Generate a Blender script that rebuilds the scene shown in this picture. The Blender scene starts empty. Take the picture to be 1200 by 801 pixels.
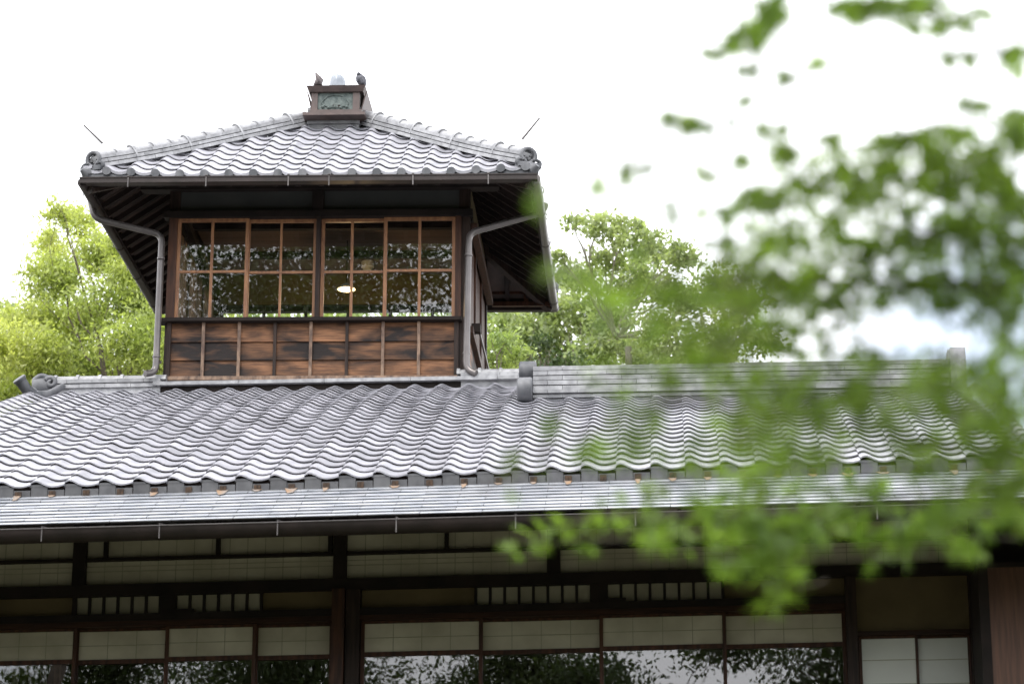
import bpy, math, random
import numpy as np
from mathutils import Vector, Matrix
random.seed(7); rng = np.random.default_rng(7)
C = bpy.context.scene.collection
scene = bpy.context.scene

# ------------------------------------------------------------------ camera
F = 3150.0                                   # focal length in photo pixels (photo 1200 wide)
PITCH = math.atan(1005/F); YAW = math.atan(201/(F/math.cos(PITCH)))
CAM = Vector((0, 0, 1.6))
fw = Vector((-math.sin(YAW)*math.cos(PITCH), math.cos(YAW)*math.cos(PITCH), math.sin(PITCH)))
rt = Vector((math.cos(YAW), math.sin(YAW), 0)); up = rt.cross(fw)
cd = bpy.data.cameras.new('camera'); cam = bpy.data.objects.new('camera', cd); C.objects.link(cam)
cam.matrix_world = Matrix.Translation(CAM) @ Matrix((rt, up, -fw)).transposed().to_4x4()
cd.sensor_width = 36; cd.lens = F/1200*36; cd.clip_end = 2000; cd.clip_start = 0.1
cd.dof.use_dof = True; cd.dof.focus_distance = 25.8; cd.dof.aperture_fstop = 2.8
scene.camera = cam
def at(x, y, Y):                             # a measured photo point at building depth Y
    d = fw*F + rt*(x-600) - up*(y-400.5)
    return CAM + d*(Y/d.y)

# ------------------------------------------------------------------ world, sun, exposure
SUN_EL, SUN_AZ = math.radians(58), math.radians(200)
w = bpy.data.worlds.new('World'); scene.world = w; w.use_nodes = True
nt = w.node_tree; nt.nodes.clear()
def wn(t, **k):
    n = nt.nodes.new(t)
    for a, b in k.items(): setattr(n, a, b)
    return n
sky = wn('ShaderNodeTexSky', sky_type='NISHITA', sun_disc=False, sun_elevation=SUN_EL, sun_rotation=SUN_AZ, air_density=1.0, dust_density=1.5)
tc = wn('ShaderNodeTexCoord'); ns = wn('ShaderNodeTexNoise'); ns.inputs['Scale'].default_value = 2.2; ns.inputs['Detail'].default_value = 5
rp = wn('ShaderNodeValToRGB'); rp.color_ramp.elements[0].position = .30; rp.color_ramp.elements[1].position = .46; rp.color_ramp.elements[0].color = (.3, .3, .3, 1)
dp = wn('ShaderNodeVectorMath', operation='DOT_PRODUCT')
bd = (at(1150, 400, 30)-CAM).normalized(); dp.inputs[1].default_value = bd      # where the cloud is thin
mr = wn('ShaderNodeMapRange'); mr.inputs[1].default_value = .9982; mr.inputs[2].default_value = .99995; mr.inputs[3].default_value = 0; mr.inputs[4].default_value = .2
sb = wn('ShaderNodeMath', operation='SUBTRACT')
mx = wn('ShaderNodeMix', data_type='RGBA'); bg = wn('ShaderNodeBackground'); ow = wn('ShaderNodeOutputWorld')
cloud = wn('ShaderNodeMix', data_type='RGBA'); cloud.inputs[6].default_value = (10.5, 10.9, 11.6, 1); cloud.inputs[7].default_value = (15.2, 15.2, 15.5, 1)
ns2 = wn('ShaderNodeTexNoise'); ns2.inputs['Scale'].default_value = 3.5; ns2.inputs['Detail'].default_value = 4
L = nt.links.new
L(tc.outputs['Generated'], ns.inputs['Vector']); L(tc.outputs['Generated'], ns2.inputs['Vector']); L(tc.outputs['Generated'], dp.inputs[0])
L(dp.outputs['Value'], mr.inputs[0]); L(ns.outputs['Fac'], sb.inputs[0]); L(mr.outputs[0], sb.inputs[1]); L(sb.outputs[0], rp.inputs[0])
L(ns2.outputs['Fac'], cloud.inputs[0]); L(rp.outputs['Color'], mx.inputs[0]); L(sky.outputs[0], mx.inputs[6]); L(cloud.outputs[2], mx.inputs[7])
L(mx.outputs[2], bg.inputs[0]); bg.inputs[1].default_value = .10; L(bg.outputs[0], ow.inputs[0])
sl = bpy.data.lights.new('sun', 'SUN'); sl.energy = 1.0; sl.angle = math.radians(14); sl.color = (1, .96, .9)
so = bpy.data.objects.new('sun', sl); C.objects.link(so)
sd = Vector((math.sin(SUN_AZ)*math.cos(SUN_EL), math.cos(SUN_AZ)*math.cos(SUN_EL), math.sin(SUN_EL)))
so.rotation_euler = sd.to_track_quat('Z', 'Y').to_euler()
vs = scene.view_settings; vs.view_transform = 'Standard'; vs.look = 'None'; vs.gamma = 1; vs.use_curve_mapping = False
vs.exposure = 1.22
scene.render.engine = 'CYCLES'
scene.cycles.max_bounces = 8; scene.cycles.transparent_max_bounces = 24

# ------------------------------------------------------------------ materials
def mat(name, c1, c2=None, rough=.7, metal=0, scale=6, stretch=(1, 1, 1), lo=.35, hi=.65, island=0.0, bump=0.0, spec=.5, detail=6, c3=None, coat=0):
    m = bpy.data.materials.new(name); m.use_nodes = True; t = m.node_tree; N = t.nodes; K = t.links.new
    b = N['Principled BSDF']; b.inputs['Roughness'].default_value = rough; b.inputs['Metallic'].default_value = metal
    b.inputs['Specular IOR Level'].default_value = spec; b.inputs['Coat Weight'].default_value = coat
    c2 = c2 or tuple(x*.8 for x in c1)
    g = N.new('ShaderNodeNewGeometry'); mp = N.new('ShaderNodeMapping'); mp.inputs['Scale'].default_value = stretch
    K(g.outputs['Position'], mp.inputs['Vector'])
    n = N.new('ShaderNodeTexNoise'); n.inputs['Scale'].default_value = scale; n.inputs['Detail'].default_value = detail; K(mp.outputs[0], n.inputs['Vector'])
    r = N.new('ShaderNodeValToRGB'); e = r.color_ramp.elements
    e[0].position = lo; e[0].color = (*c1, 1); e[1].position = hi; e[1].color = (*c2, 1)
    if c3: q = e.new((lo+hi)/2); q.color = (*c3, 1)
    K(n.outputs['Fac'], r.inputs[0]); col = r.outputs[0]
    if island:
        hs = N.new('ShaderNodeHueSaturation'); mm = N.new('ShaderNodeMapRange')
        mm.inputs[3].default_value = 1-island; mm.inputs[4].default_value = 1+island
        K(g.outputs['Random Per Island'], mm.inputs[0]); K(mm.outputs[0], hs.inputs['Value']); K(col, hs.inputs['Color']); col = hs.outputs[0]
    K(col, b.inputs['Base Color'])
    if bump:
        bp = N.new('ShaderNodeBump'); bp.inputs['Strength'].default_value = bump; bp.inputs['Distance'].default_value = .01
        K(n.outputs['Fac'], bp.inputs['Height']); K(bp.outputs[0], b.inputs['Normal'])
    return m
def leaf_mat(name, c1, c2, island=.35, trans=.45, scale=.9, rough=.5):
    m = mat(name, c1, c2, rough=rough, scale=scale, island=island, detail=3)
    t = m.node_tree; N = t.nodes; b = N['Principled BSDF']; o = N['Material Output']
    tr = N.new('ShaderNodeBsdfTranslucent'); mi = N.new('ShaderNodeMixShader'); mi.inputs[0].default_value = trans
    src = b.inputs['Base Color'].links[0].from_socket
    ml = N.new('ShaderNodeMix'); ml.data_type = 'RGBA'; ml.blend_type = 'MULTIPLY'; ml.inputs[0].default_value = 1; ml.inputs[7].default_value = (1.4, 1.45, .75, 1)
    t.links.new(src, ml.inputs[6]); t.links.new(ml.outputs[2], tr.inputs['Color'])
    t.links.new(b.outputs[0], mi.inputs[1]); t.links.new(tr.outputs[0], mi.inputs[2]); t.links.new(mi.outputs[0], o.inputs['Surface'])
    return m
def glass_mat(name, refl=.14):
    m = bpy.data.materials.new(name); m.use_nodes = True; t = m.node_tree; N = t.nodes; N.clear()
    o = N.new('ShaderNodeOutputMaterial'); tr = N.new('ShaderNodeBsdfTransparent'); gl = N.new('ShaderNodeBsdfGlossy'); mi = N.new('ShaderNodeMixShader')
    tr.inputs[0].default_value = (.86, .88, .86, 1); gl.inputs['Roughness'].default_value = 0.004
    g = N.new('ShaderNodeNewGeometry'); n = N.new('ShaderNodeTexNoise'); n.inputs['Scale'].default_value = 2.2; n.inputs['Detail'].default_value = 1
    bp = N.new('ShaderNodeBump'); bp.inputs['Strength'].default_value = .05; bp.inputs['Distance'].default_value = .01
    t.links.new(g.outputs['Position'], n.inputs['Vector']); t.links.new(n.outputs['Fac'], bp.inputs['Height']); t.links.new(bp.outputs[0], gl.inputs['Normal'])
    fr = N.new('ShaderNodeFresnel'); fr.inputs[0].default_value = 1.5; ad = N.new('ShaderNodeMath'); ad.operation = 'ADD'; ad.inputs[1].default_value = refl-.04
    t.links.new(fr.outputs[0], ad.inputs[0]); t.links.new(ad.outputs[0], mi.inputs[0])
    t.links.new(tr.outputs[0], mi.inputs[1]); t.links.new(gl.outputs[0], mi.inputs[2]); t.links.new(mi.outputs[0], o.inputs[0])
    return m
M = dict(
 tile=mat('smoked roof tile', (.36, .352, .385), (.25, .25, .275), rough=.36, scale=9, island=.2, bump=.06, spec=.6),
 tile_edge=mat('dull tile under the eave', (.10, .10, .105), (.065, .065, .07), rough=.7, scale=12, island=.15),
 ridge=mat('pale ridge tile', (.34, .34, .35), (.21, .21, .22), rough=.45, scale=14, island=.16, bump=.1),
 drum=mat('weathered dark ridge drum', (.05, .053, .06), (.17, .17, .18), rough=.55, scale=7, stretch=(1, 1, .5), lo=.4, hi=.75, bump=.15),
 skirt=mat('weathered metal shingle', (.36, .38, .42), (.64, .64, .66), rough=.34, metal=.5, scale=5, stretch=(1, 6, 6), island=.16, lo=.4, hi=.68),
 rust=mat('rust brown bracket', (.03, .022, .018), (.085, .05, .03), rough=.9, scale=30),
 stain=mat('orange rust stain', (.26, .16, .09), (.22, .19, .17), rough=.8, scale=14),
 copper=mat('brown coated gutter metal', (.04, .03, .028), (.025, .02, .018), rough=.5, metal=.1, spec=.3, scale=5),
 pipe=mat('grey brown downpipe', (.15, .135, .13), (.10, .09, .088), rough=.32, metal=.4, scale=4),
 copperbox=mat('brown copper sheet', (.11, .078, .070), (.07, .052, .048), rough=.5, metal=.2, scale=9),
 patina=mat('green grey patina relief', (.055, .075, .07), (.12, .145, .135), rough=.6, scale=30, bump=.6),
 zinc=mat('pale zinc dome', (.30, .32, .35), (.20, .22, .25), rough=.35, metal=.2, scale=12),
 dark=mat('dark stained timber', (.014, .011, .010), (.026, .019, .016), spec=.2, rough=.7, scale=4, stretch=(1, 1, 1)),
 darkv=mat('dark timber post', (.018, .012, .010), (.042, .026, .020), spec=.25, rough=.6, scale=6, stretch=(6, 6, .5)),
 brown=mat('reddish brown timber', (.085, .036, .02), (.035, .017, .012), spec=.3, rough=.55, scale=5, stretch=(6, 6, .6), bump=.1),
 brownh=mat('reddish brown rail', (.05, .022, .013), (.025, .013, .009), spec=.25, rough=.55, scale=5, stretch=(.6, 6, 6)),
 sash=mat('orange brown sash wood', (.36, .17, .075), (.22, .10, .05), rough=.5, scale=5, stretch=(5, 5, 1.2)),
 soffit=mat('brown soffit board', (.085, .055, .042), (.05, .035, .028), rough=.7, scale=3, stretch=(2, 2, 2), island=.3),
 rafter=mat('dark brown rafter', (.03, .02, .017), (.016, .012, .011), spec=.2, rough=.7, scale=4),
 siding=None,
 batten=mat('weathered pale batten', (.27, .18, .125), (.10, .065, .05), rough=.8, scale=7, stretch=(3, 3, 1.4), island=.25),
 plaster_dark=mat('grey plaster panel', (.055, .056, .052), (.042, .044, .042), rough=.9, scale=3),
 plaster_brown=mat('earth brown plaster', (.16, .12, .06), (.12, .09, .045), rough=.9, scale=3),
 paper=mat('old white paper', (.62, .585, .47), (.40, .37, .28), rough=.85, scale=3.2, lo=.3, hi=.75),
 paper2=mat('white door paper', (.70, .72, .68), (.62, .64, .60), rough=.85, scale=2.2),
 lattice=mat('pale paper lattice', (.36, .35, .25), (.30, .29, .21), rough=.85, scale=4),
 glass=glass_mat('old window glass'),
 interior=mat('olive interior wall', (.16, .13, .06), (.12, .095, .045), rough=.9, scale=2),
 ceil=mat('brown board ceiling', (.13, .085, .07), (.09, .06, .05), rough=.8, scale=3, stretch=(.5, 8, 1)),
 moss=mat('mossy garden ground', (.052, .058, .032), (.09, .082, .056), rough=1, scale=.7),
 stone=mat('foundation stone', (.28, .27, .25), (.2, .19, .18), rough=.9, scale=3),
 bark=mat('grey brown bark', (.16, .13, .10), (.07, .055, .045), rough=.9, scale=6, bump=.4),
 bark_pale=mat('pale bark', (.42, .38, .32), (.22, .19, .15), rough=.9, scale=4, bump=.3),
 bark_dark=mat('dark maple bark', (.05, .04, .03), (.09, .07, .05), rough=.9, scale=8),
 feather=mat('grey brown feathers', (.07, .055, .055), (.16, .14, .14), rough=.8, scale=24, bump=.3),
 feather2=mat('dark slate feathers', (.04, .04, .05), (.15, .15, .17), rough=.8, scale=26, bump=.3),
 white=mat('white plastic', (.7, .7, .66), rough=.5),
 steel=mat('thin grey steel', (.15, .14, .14), rough=.4, metal=.6),
 leaf_yellow=leaf_mat('yellow green leaf', (.47, .50, .18), (.30, .36, .11), scale=.55, trans=.5),
 leaf_tree=leaf_mat('mid green leaf', (.36, .41, .21), (.21, .27, .12), scale=.6),
 leaf_bush=leaf_mat('fresh green bush leaf', (.34, .40, .15), (.18, .25, .09), scale=.8),
 leaf_dark=leaf_mat('dark green leaf', (.085, .12, .04), (.045, .075, .025), trans=.3, scale=.6),
 leaf_maple=leaf_mat('green maple leaf', (.20, .30, .05), (.09, .155, .03), trans=.55, scale=2.2, island=.4),
)
def siding_mat():
    m = mat('burnt cedar boards', (.30, .145, .07), (.12, .055, .03), rough=.6, scale=5, stretch=(.9, 1, 22), lo=.35, hi=.65, island=.45, bump=.3, detail=8)
    t = m.node_tree; N = t.nodes; K = t.links.new; bs = N['Principled BSDF']; bs.inputs['Specular IOR Level'].default_value = .25; src = bs.inputs['Base Color'].links[0].from_socket
    g = N.new('ShaderNodeNewGeometry'); mp = N.new('ShaderNodeMapping'); mp.inputs['Scale'].default_value = (2.2, 1, 6.5); n = N.new('ShaderNodeTexNoise'); n.noise_dimensions = '4D'; n.inputs['Scale'].default_value = 1.0; n.inputs['Detail'].default_value = 6; n.inputs['Distortion'].default_value = .6
    rw = N.new('ShaderNodeMath'); rw.operation = 'MULTIPLY'; rw.inputs[1].default_value = 40; K(g.outputs['Random Per Island'], rw.inputs[0]); K(rw.outputs[0], n.inputs['W'])
    r = N.new('ShaderNodeValToRGB'); r.color_ramp.elements[0].position = .40; r.color_ramp.elements[1].position = .66; mi = N.new('ShaderNodeMix'); mi.data_type = 'RGBA'; mi.inputs[6].default_value = (.016, .011, .010, 1)
    K(g.outputs['Position'], mp.inputs[0]); K(mp.outputs[0], n.inputs['Vector']); K(n.outputs['Fac'], r.inputs[0]); K(r.outputs[0], mi.inputs[0]); K(src, mi.inputs[7]); K(mi.outputs[2], bs.inputs['Base Color'])
    return m
M['siding'] = siding_mat()
sm = bpy.data.materials.new('glowing lamp glass'); sm.use_nodes = True; _b = sm.node_tree.nodes['Principled BSDF']
_b.inputs['Base Color'].default_value = (.9, .85, .7, 1); _b.inputs['Emission Color'].default_value = (1, .78, .42, 1); _b.inputs['Emission Strength'].default_value = .5
M['lampglass'] = sm

# ------------------------------------------------------------------ mesh helpers
class MB:
    """collects shapes; build() links them as one mesh object"""
    def __init__(s): s.v = []; s.f = []
    def add(s, vs, fs):
        o = len(s.v); s.v += [tuple(p) for p in vs]; s.f += [tuple(i+o for i in q) for q in fs]; return s
    def box(s, x0, x1, y0, y1, z0, z1):
        return s.add([(x, y, z) for z in (z0, z1) for y in (y0, y1) for x in (x0, x1)],
                     [(0, 2, 3, 1), (4, 5, 7, 6), (0, 1, 5, 4), (2, 6, 7, 3), (0, 4, 6, 2), (1, 3, 7, 5)])
    def beam(s, p, q, wd, ht, upv=(0, 0, 1), drop=0):
        p = Vector(p); q = Vector(q); d = (q-p).normalized(); sd_ = d.cross(Vector(upv)).normalized(); u = sd_.cross(d)
        P = [e + sd_*(a*wd/2) + u*(b*ht/2-drop) for e in (p, q) for b in (-1, 1) for a in (-1, 1)]
        return s.add(P, [(0, 2, 3, 1), (4, 5, 7, 6), (0, 1, 5, 4), (2, 6, 7, 3), (0, 4, 6, 2), (1, 3, 7, 5)])
    def tube(s, pts, rad, n=10, caps=True):
        pts = [Vector(p) for p in pts]; rs = rad if isinstance(rad, (list, tuple)) else [rad]*len(pts)
        V = []; Fc = []; pu = None
        for i, p in enumerate(pts):
            d = (pts[min(i+1, len(pts)-1)]-pts[max(i-1, 0)]).normalized()
            if pu is None: pu = d.orthogonal().normalized()
            pu = (pu-d*pu.dot(d)).normalized(); b = d.cross(pu)
            V += [p+(pu*math.cos(2*math.pi*k/n)+b*math.sin(2*math.pi*k/n))*rs[i] for k in range(n)]
        for i in range(len(pts)-1):
            Fc += [(i*n+k, i*n+(k+1) % n, (i+1)*n+(k+1) % n, (i+1)*n+k) for k in range(n)]
        if caps: Fc += [tuple(range(n))[::-1], tuple((len(pts)-1)*n+k for k in range(n))]
        return s.add(V, Fc)
    def lathe(s, c, prof, n=16, axis=None, flute=0):
        c = Vector(c); V = []; Fc = []
        ax = Vector(axis or (0, 0, 1)).normalized(); a = ax.orthogonal().normalized(); b = ax.cross(a)
        for (r, h) in prof:
            for k in range(n):
                th = 2*math.pi*k/n; rr = r*(1+flute*math.cos(th*8))
                V.append(c+ax*h+a*(rr*math.cos(th))+b*(rr*math.sin(th)))
        for i in range(len(prof)-1):
            Fc += [(i*n+k, i*n+(k+1) % n, (i+1)*n+(k+1) % n, (i+1)*n+k) for k in range(n)]
        Fc += [tuple(range(n))[::-1], tuple((len(prof)-1)*n+k for k in range(n))]
        return s.add(V, Fc)
    def half(s, p, q, r, upv=(0, 0, 1), n=8, flat=1.0):
        """half cylinder from p to q, round side up"""
        p = Vector(p); q = Vector(q); d = (q-p).normalized(); sd_ = d.cross(Vector(upv)).normalized(); u = sd_.cross(d)
        V = []
        for e in (p, q): V += [e+sd_*(r*math.cos(math.pi*k/n))+u*(r*flat*math.sin(math.pi*k/n)) for k in range(n+1)]
        m = n+1
        return s.add(V, [(k, k+1, m+k+1, m+k) for k in range(n)]+[tuple(range(m))[::-1], tuple(m+k for k in range(m)), (0, m, 2*m-1, m-1)])
    def quad(s, a, b, c, d): return s.add([a, b, c, d], [(0, 1, 2, 3)])
    def build(s, name, m, parent=None, smooth=False, warp=None):
        me = bpy.data.meshes.new(name)
        v = [warp(p) for p in s.v] if warp else s.v
        me.from_pydata([tuple(p) for p in v], [], s.f); me.materials.append(M[m] if isinstance(m, str) else m)
        if smooth: me.polygons.foreach_set('use_smooth', [True]*len(me.polygons)); me.set_sharp_from_angle(angle=math.radians(40))
        me.update(); o = bpy.data.objects.new(name, me); C.objects.link(o)
        if parent: o.parent = parent; o.matrix_parent_inverse = parent_inv(parent)
        return o
def parent_inv(p):
    return Matrix.Translation(-p.location) if p.type == 'EMPTY' else Matrix.Identity(4)
def thing(name, label, cat, loc=(0, 0, 0), group=None):
    o = bpy.data.objects.new(name, None); C.objects.link(o); o.location = loc; o.empty_display_size = .2
    return tag(o, label, cat, group)
def tag(o, label, cat, group=None):
    o['label'] = label; o['category'] = cat
    if group: o['group'] = group
    return o
def struct(o): o['kind'] = 'structure'; return o

# ------------------------------------------------------------------ ground and garden
def gz(x, y):
    t = min(max((y-5)/11.5, 0), 1); return 3.2*t*t*(3-2*t)
gv = []; n = 61; xs = [math.copysign(abs(u)**2.2*600, u) for u in np.linspace(-1, 1, n)]
ys = [12+math.copysign(abs(u)**2.2*600, u) for u in np.linspace(-1, 1, n)]
g = MB(); g.add([(x, y, gz(x, y)) for y in ys for x in xs], [(j*n+i, j*n+i+1, (j+1)*n+i+1, (j+1)*n+i) for j in range(n-1) for i in range(n-1)])
struct(g.build('ground', 'moss', smooth=True))

# ================================================================== MAIN HOUSE
YE, YR, YW = 19.8, 25.5, 21.0
XL = -6.38; YR2 = YE+5.7*19/28; XR = at(1142, 458, YR2).x; XM = at(621, 460, YR2).x
house = thing('wooden_house', 'long dark timber house with grey wave tiled roof, metal eave and papered windows', 'house', (-1.2, YW, gz(0, YW)))
KM = .0125
def wm(p): return (p[0], p[1], p[2]+KM*(p[0]+1.2))                      # the old house sags a little to the left
def wroof(p):
    t = min(max((p[1]-YE)/(YR-YE), 0), 1); return (p[0], p[1], p[2]+.0145*(1-t)*(p[0]+1.2))
def hroof(t): return .5*t-.0137*t*t
PROF = [(0, .030), (.05, .039), (.12, .045), (.2, .042), (.3, .030), (.42, .013), (.54, .002), (.66, -.002), (.8, .001), (.92, .008), (1, .014)]
def tile_field(O, A, B, h, run, nc, a0, pitch, ncol, al, ar, amp=1.0, lift=.028, low=.008, jit=.0025, first_lip=.03):
    """rows of lapped wave tiles: A along the eave, B up the slope (horizontal)"""
    O = Vector(O); A = Vector(A); B = Vector(B); mb = MB(); dt = run/nc
    for c in range(nc):
        t0 = c*dt; t1 = t0+dt*1.02
        l0, r0, l1, r1 = al(t0), ar(t0), al(t1), ar(t1)
        for k in range(ncol):
            ba = a0+k*pitch
            if ba+pitch < l0 or ba > r0: continue
            j = rng.uniform(-jit, jit); j2 = rng.uniform(-jit, jit)*.8
            V = []; Fc = []; m = len(PROF); lipz = first_lip if c == 0 else .009
            for u, z in PROF:
                a = ba+u*pitch+j2; z = z*amp
                aa = min(max(a, l0), r0); ab = min(max(a, l1), r1)
                V.append(O+A*aa+B*t0+Vector((0, 0, h(t0)+z+lift+j)))
                V.append(O+A*ab+B*t1+Vector((0, 0, h(t1)+z+low)))
                V.append(O+A*aa+B*(t0+.002)+Vector((0, 0, h(t0)+z+lift-lipz+j)))
                V.append(O+A*aa+B*(t0+.09)+Vector((0, 0, h(t0+.09)+z+lift-lipz-.012)))
            for q in range(m-1):
                i = q*4; Fc.append((i, i+4, i+5, i+1)); Fc.append((i+2, i+6, i+4, i)); Fc.append((i+3, i+7, i+6, i+2))
            Fc.append((0, 1, 2)); e = (m-1)*4
            # right end edge drops on to the neighbour's side
            V += [V[e]-Vector((0, 0, .014)), V[e+1]-Vector((0, 0, .014))]; Fc.append((e, 4*m, 4*m+1, e+1))
            V += [V[0]-Vector((0, 0, .035)), V[1]-Vector((0, 0, .035))]; Fc.append((0, 1, 4*m+3, 4*m+2))
            mb.add(V, Fc)
    return mb
PIT = .265
crestX = at(488, 452, YR).x - .12*PIT
ncl = int((crestX-XL)//PIT); X0 = crestX-ncl*PIT
ncol = round((XR-X0)/PIT)
XL = X0; XR = X0+ncol*PIT
Z0 = 6.862; TR2 = YR2-YE                                                # the right part has a lower ridge at YR2
roof = tile_field((0, YE, Z0), (1, 0, 0), (0, 1, 0), hroof, YR-YE, 28, X0, PIT, ncol, lambda t: XL, lambda t: XR if t < TR2+.01 else XM, first_lip=.012).build('tiled_roof', 'tile', house, warp=wroof, smooth=True)
tile_field((0, 2*YR-YE, Z0), (-1, 0, 0), (0, -1, 0), hroof, YR-YE, 28, -XM, PIT, ncol, lambda t: -XM, lambda t: -XL).build('tiled_roof', 'tile', house, smooth=True)
tile_field((0, 2*YR2-YE, Z0), (-1, 0, 0), (0, -1, 0), hroof, TR2, 19, -XR, PIT, ncol, lambda t: -XR, lambda t: -XM).build('tiled_roof', 'tile', house, smooth=True)
# bed under the tiles, eave filler board
def bed(y0, sgn, m, xl, xr, n0, n1):
    for i in range(n0, n1):
        ta, tb_ = 5.7*i/28, 5.7*(i+1)/28
        a, b = y0+sgn*ta, y0+sgn*tb_; za, zb = Z0+hroof(ta)-.035, Z0+hroof(tb_)-.035
        V = [(xl, a, za), (xr, a, za), (xr, b, zb), (xl, b, zb)]; V += [(x, y, z-.09) for x, y, z in V]
        m.add(V, [(0, 1, 2, 3), (7, 6, 5, 4), (0, 4, 5, 1), (1, 5, 6, 2), (2, 6, 7, 3), (3, 7, 4, 0)])
m = MB(); bed(YE+.03, 1, m, XL+.03, XR-.03, 0, 19); bed(YE+.03, 1, m, XL+.03, XM, 19, 28); m.build('roof_deck', 'soffit', house, warp=wroof)
m = MB(); bed(2*YR-YE-.03, -1, m, XL+.03, XM, 0, 28); m.build('roof_deck', 'soffit', house)
m = MB(); bed(2*YR2-YE-.03, -1, m, XM, XR-.03, 0, 19); m.build('roof_deck', 'soffit', house)
m = MB()
for k in range(ncol):
    x = X0+k*PIT
    m.box(x+.004, x+.131, YE+.012, YE+.027, Z0-.062, Z0+.026); m.box(x+.135, x+.262, YE+.012, YE+.027, Z0-.062, Z0-.003)
    m.box(x-.01, x+.10, YE+.010, YE+.022, Z0+.02, Z0+.040)
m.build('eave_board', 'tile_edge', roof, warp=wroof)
for k in range(ncol):
    x = X0+k*PIT+.16; MB().box(x-.016, x+.036, YE+.001, YE+.010, Z0-.066, Z0-.014).box(x-.010, x+.008, YE-.004, YE+.0005, Z0-.062, Z0-.02).box(x+.018, x+.032, YE-.004, YE+.0005, Z0-.062, Z0-.02).build('eave_bracket', 'rust', roof, warp=wroof)

# metal shingle skirt
SX0, SX1 = -9.2, 4.45
sk = MB(); y0, z0, y1, z1 = 19.10, 6.400, 19.82, 6.805; NCS = 9
for c in range(NCS):
    ya, yb = y0+(y1-y0)*c/NCS, y0+(y1-y0)*(c+1)/NCS+.006; za = z0+(z1-z0)*c/NCS+.0095; zb = z0+(z1-z0)*(c+1)/NCS+.001
    x = SX0-(c % 2)*.2
    while x < SX1:
        wdt = .46; j = rng.uniform(-.0015, .0015)
        sk.add([(x, ya, za+j), (x+wdt-.004, ya, za+j), (x+wdt-.004, yb, zb), (x, yb, zb), (x, ya+.002, za-.004), (x+wdt-.004, ya+.002, za-.004), (x, ya+.05, za-.008), (x+wdt-.004, ya+.05, za-.008)], [(0, 1, 2, 3), (4, 5, 1, 0), (6, 7, 5, 4)])
        x += wdt
skirt = sk.build('metal_eave', 'skirt', house, warp=wm)
for k in range(ncol):
    if rng.random() < .8:
        m = MB()
        x = X0+k*PIT+.17; a = rng.uniform(.02, .05); d = rng.uniform(.04, .11)
        f = (z1-z0)/(y1-y0); yb = 19.81
        m.add([(x-a*1.2, yb, z0+f*(yb-y0)+.014), (x+a, yb, z0+f*(yb-y0)+.014), (x+a*.6, yb-d, z0+f*(yb-d-y0)+.014), (x-a*.3, yb-d*1.25, z0+f*(yb-d*1.25-y0)+.014)], [(0, 3, 2, 1)])
        m.build('rust_stain', 'stain', skirt, warp=wm)
m = MB(); m.box(SX0, SX1, 19.13, 19.16, 6.30, 6.385); m.build('fascia_board', 'dark', house, warp=wm)
m = MB(); m.add([(SX0, 19.15, 6.36), (SX1, 19.15, 6.36), (SX1, 21.3, 6.90), (SX0, 21.3, 6.90)], [(3, 2, 1, 0)]); m.build('soffit', 'soffit', house, warp=wm)
ra = MB(); ra.beam((0, 19.18, 6.33), (0, 21.0, 6.80), .05, .07)
x = SX0+.2; first = None
while x < SX1:
    if first is None: first = ra.build('rafter', 'rafter', house); o = first
    else: o = first.copy(); C.objects.link(o)
    o.location = (x-(-1.2) if False else x, 0, KM*(x+1.2)); x += .455
# gutter: half round
m = MB(); N_ = 10; GY, GZ, GR = 19.01, 6.325, .088
V = []
for xx in (SX0, SX1):
    V += [(xx, GY+GR*math.cos(math.pi+math.pi*k/N_), GZ+GR*math.sin(math.pi+math.pi*k/N_)) for k in range(N_+1)]
    V += [(xx, GY+(GR-.006)*math.cos(math.pi+math.pi*k/N_), GZ+(GR-.006)*math.sin(math.pi+math.pi*k/N_)) for k in range(N_+1)]
q = N_+1
m.add(V, [(k, k+1, 2*q+k+1, 2*q+k) for k in range(N_)]+[(q+k+1, q+k, 3*q+k, 3*q+k+1) for k in range(N_)]+[(0, 2*q, 3*q, q), (N_, q+N_, 3*q+N_, 2*q+N_)])
m.tube([(SX0, GY-GR, GZ), (SX1, GY-GR, GZ)], .0045, 8)
gut = m.build('gutter', 'copper', house, smooth=True, warp=wm)
m = MB(); hx = at(52, 630, 19).x
while hx > SX0+.9: hx -= .868
while hx < SX1:
    m = MB(); m.box(hx-.004, hx+.004, GY-GR-.016, GY-GR-.009, GZ-.10, GZ+.012); m.tube([(hx, GY-GR-.012, GZ+.01), (hx, 19.12, GZ+.05)], .006, 6)
    m.build('gutter_hook', 'pipe', gut, warp=wm); hx += .868
m = MB(); m.tube([(SX0, GY-GR-.02, GZ-.005), (SX1, GY-GR-.02, GZ-.005)], .0025, 6); m.build('gutter_wire', 'pipe', gut, warp=wm)

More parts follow.
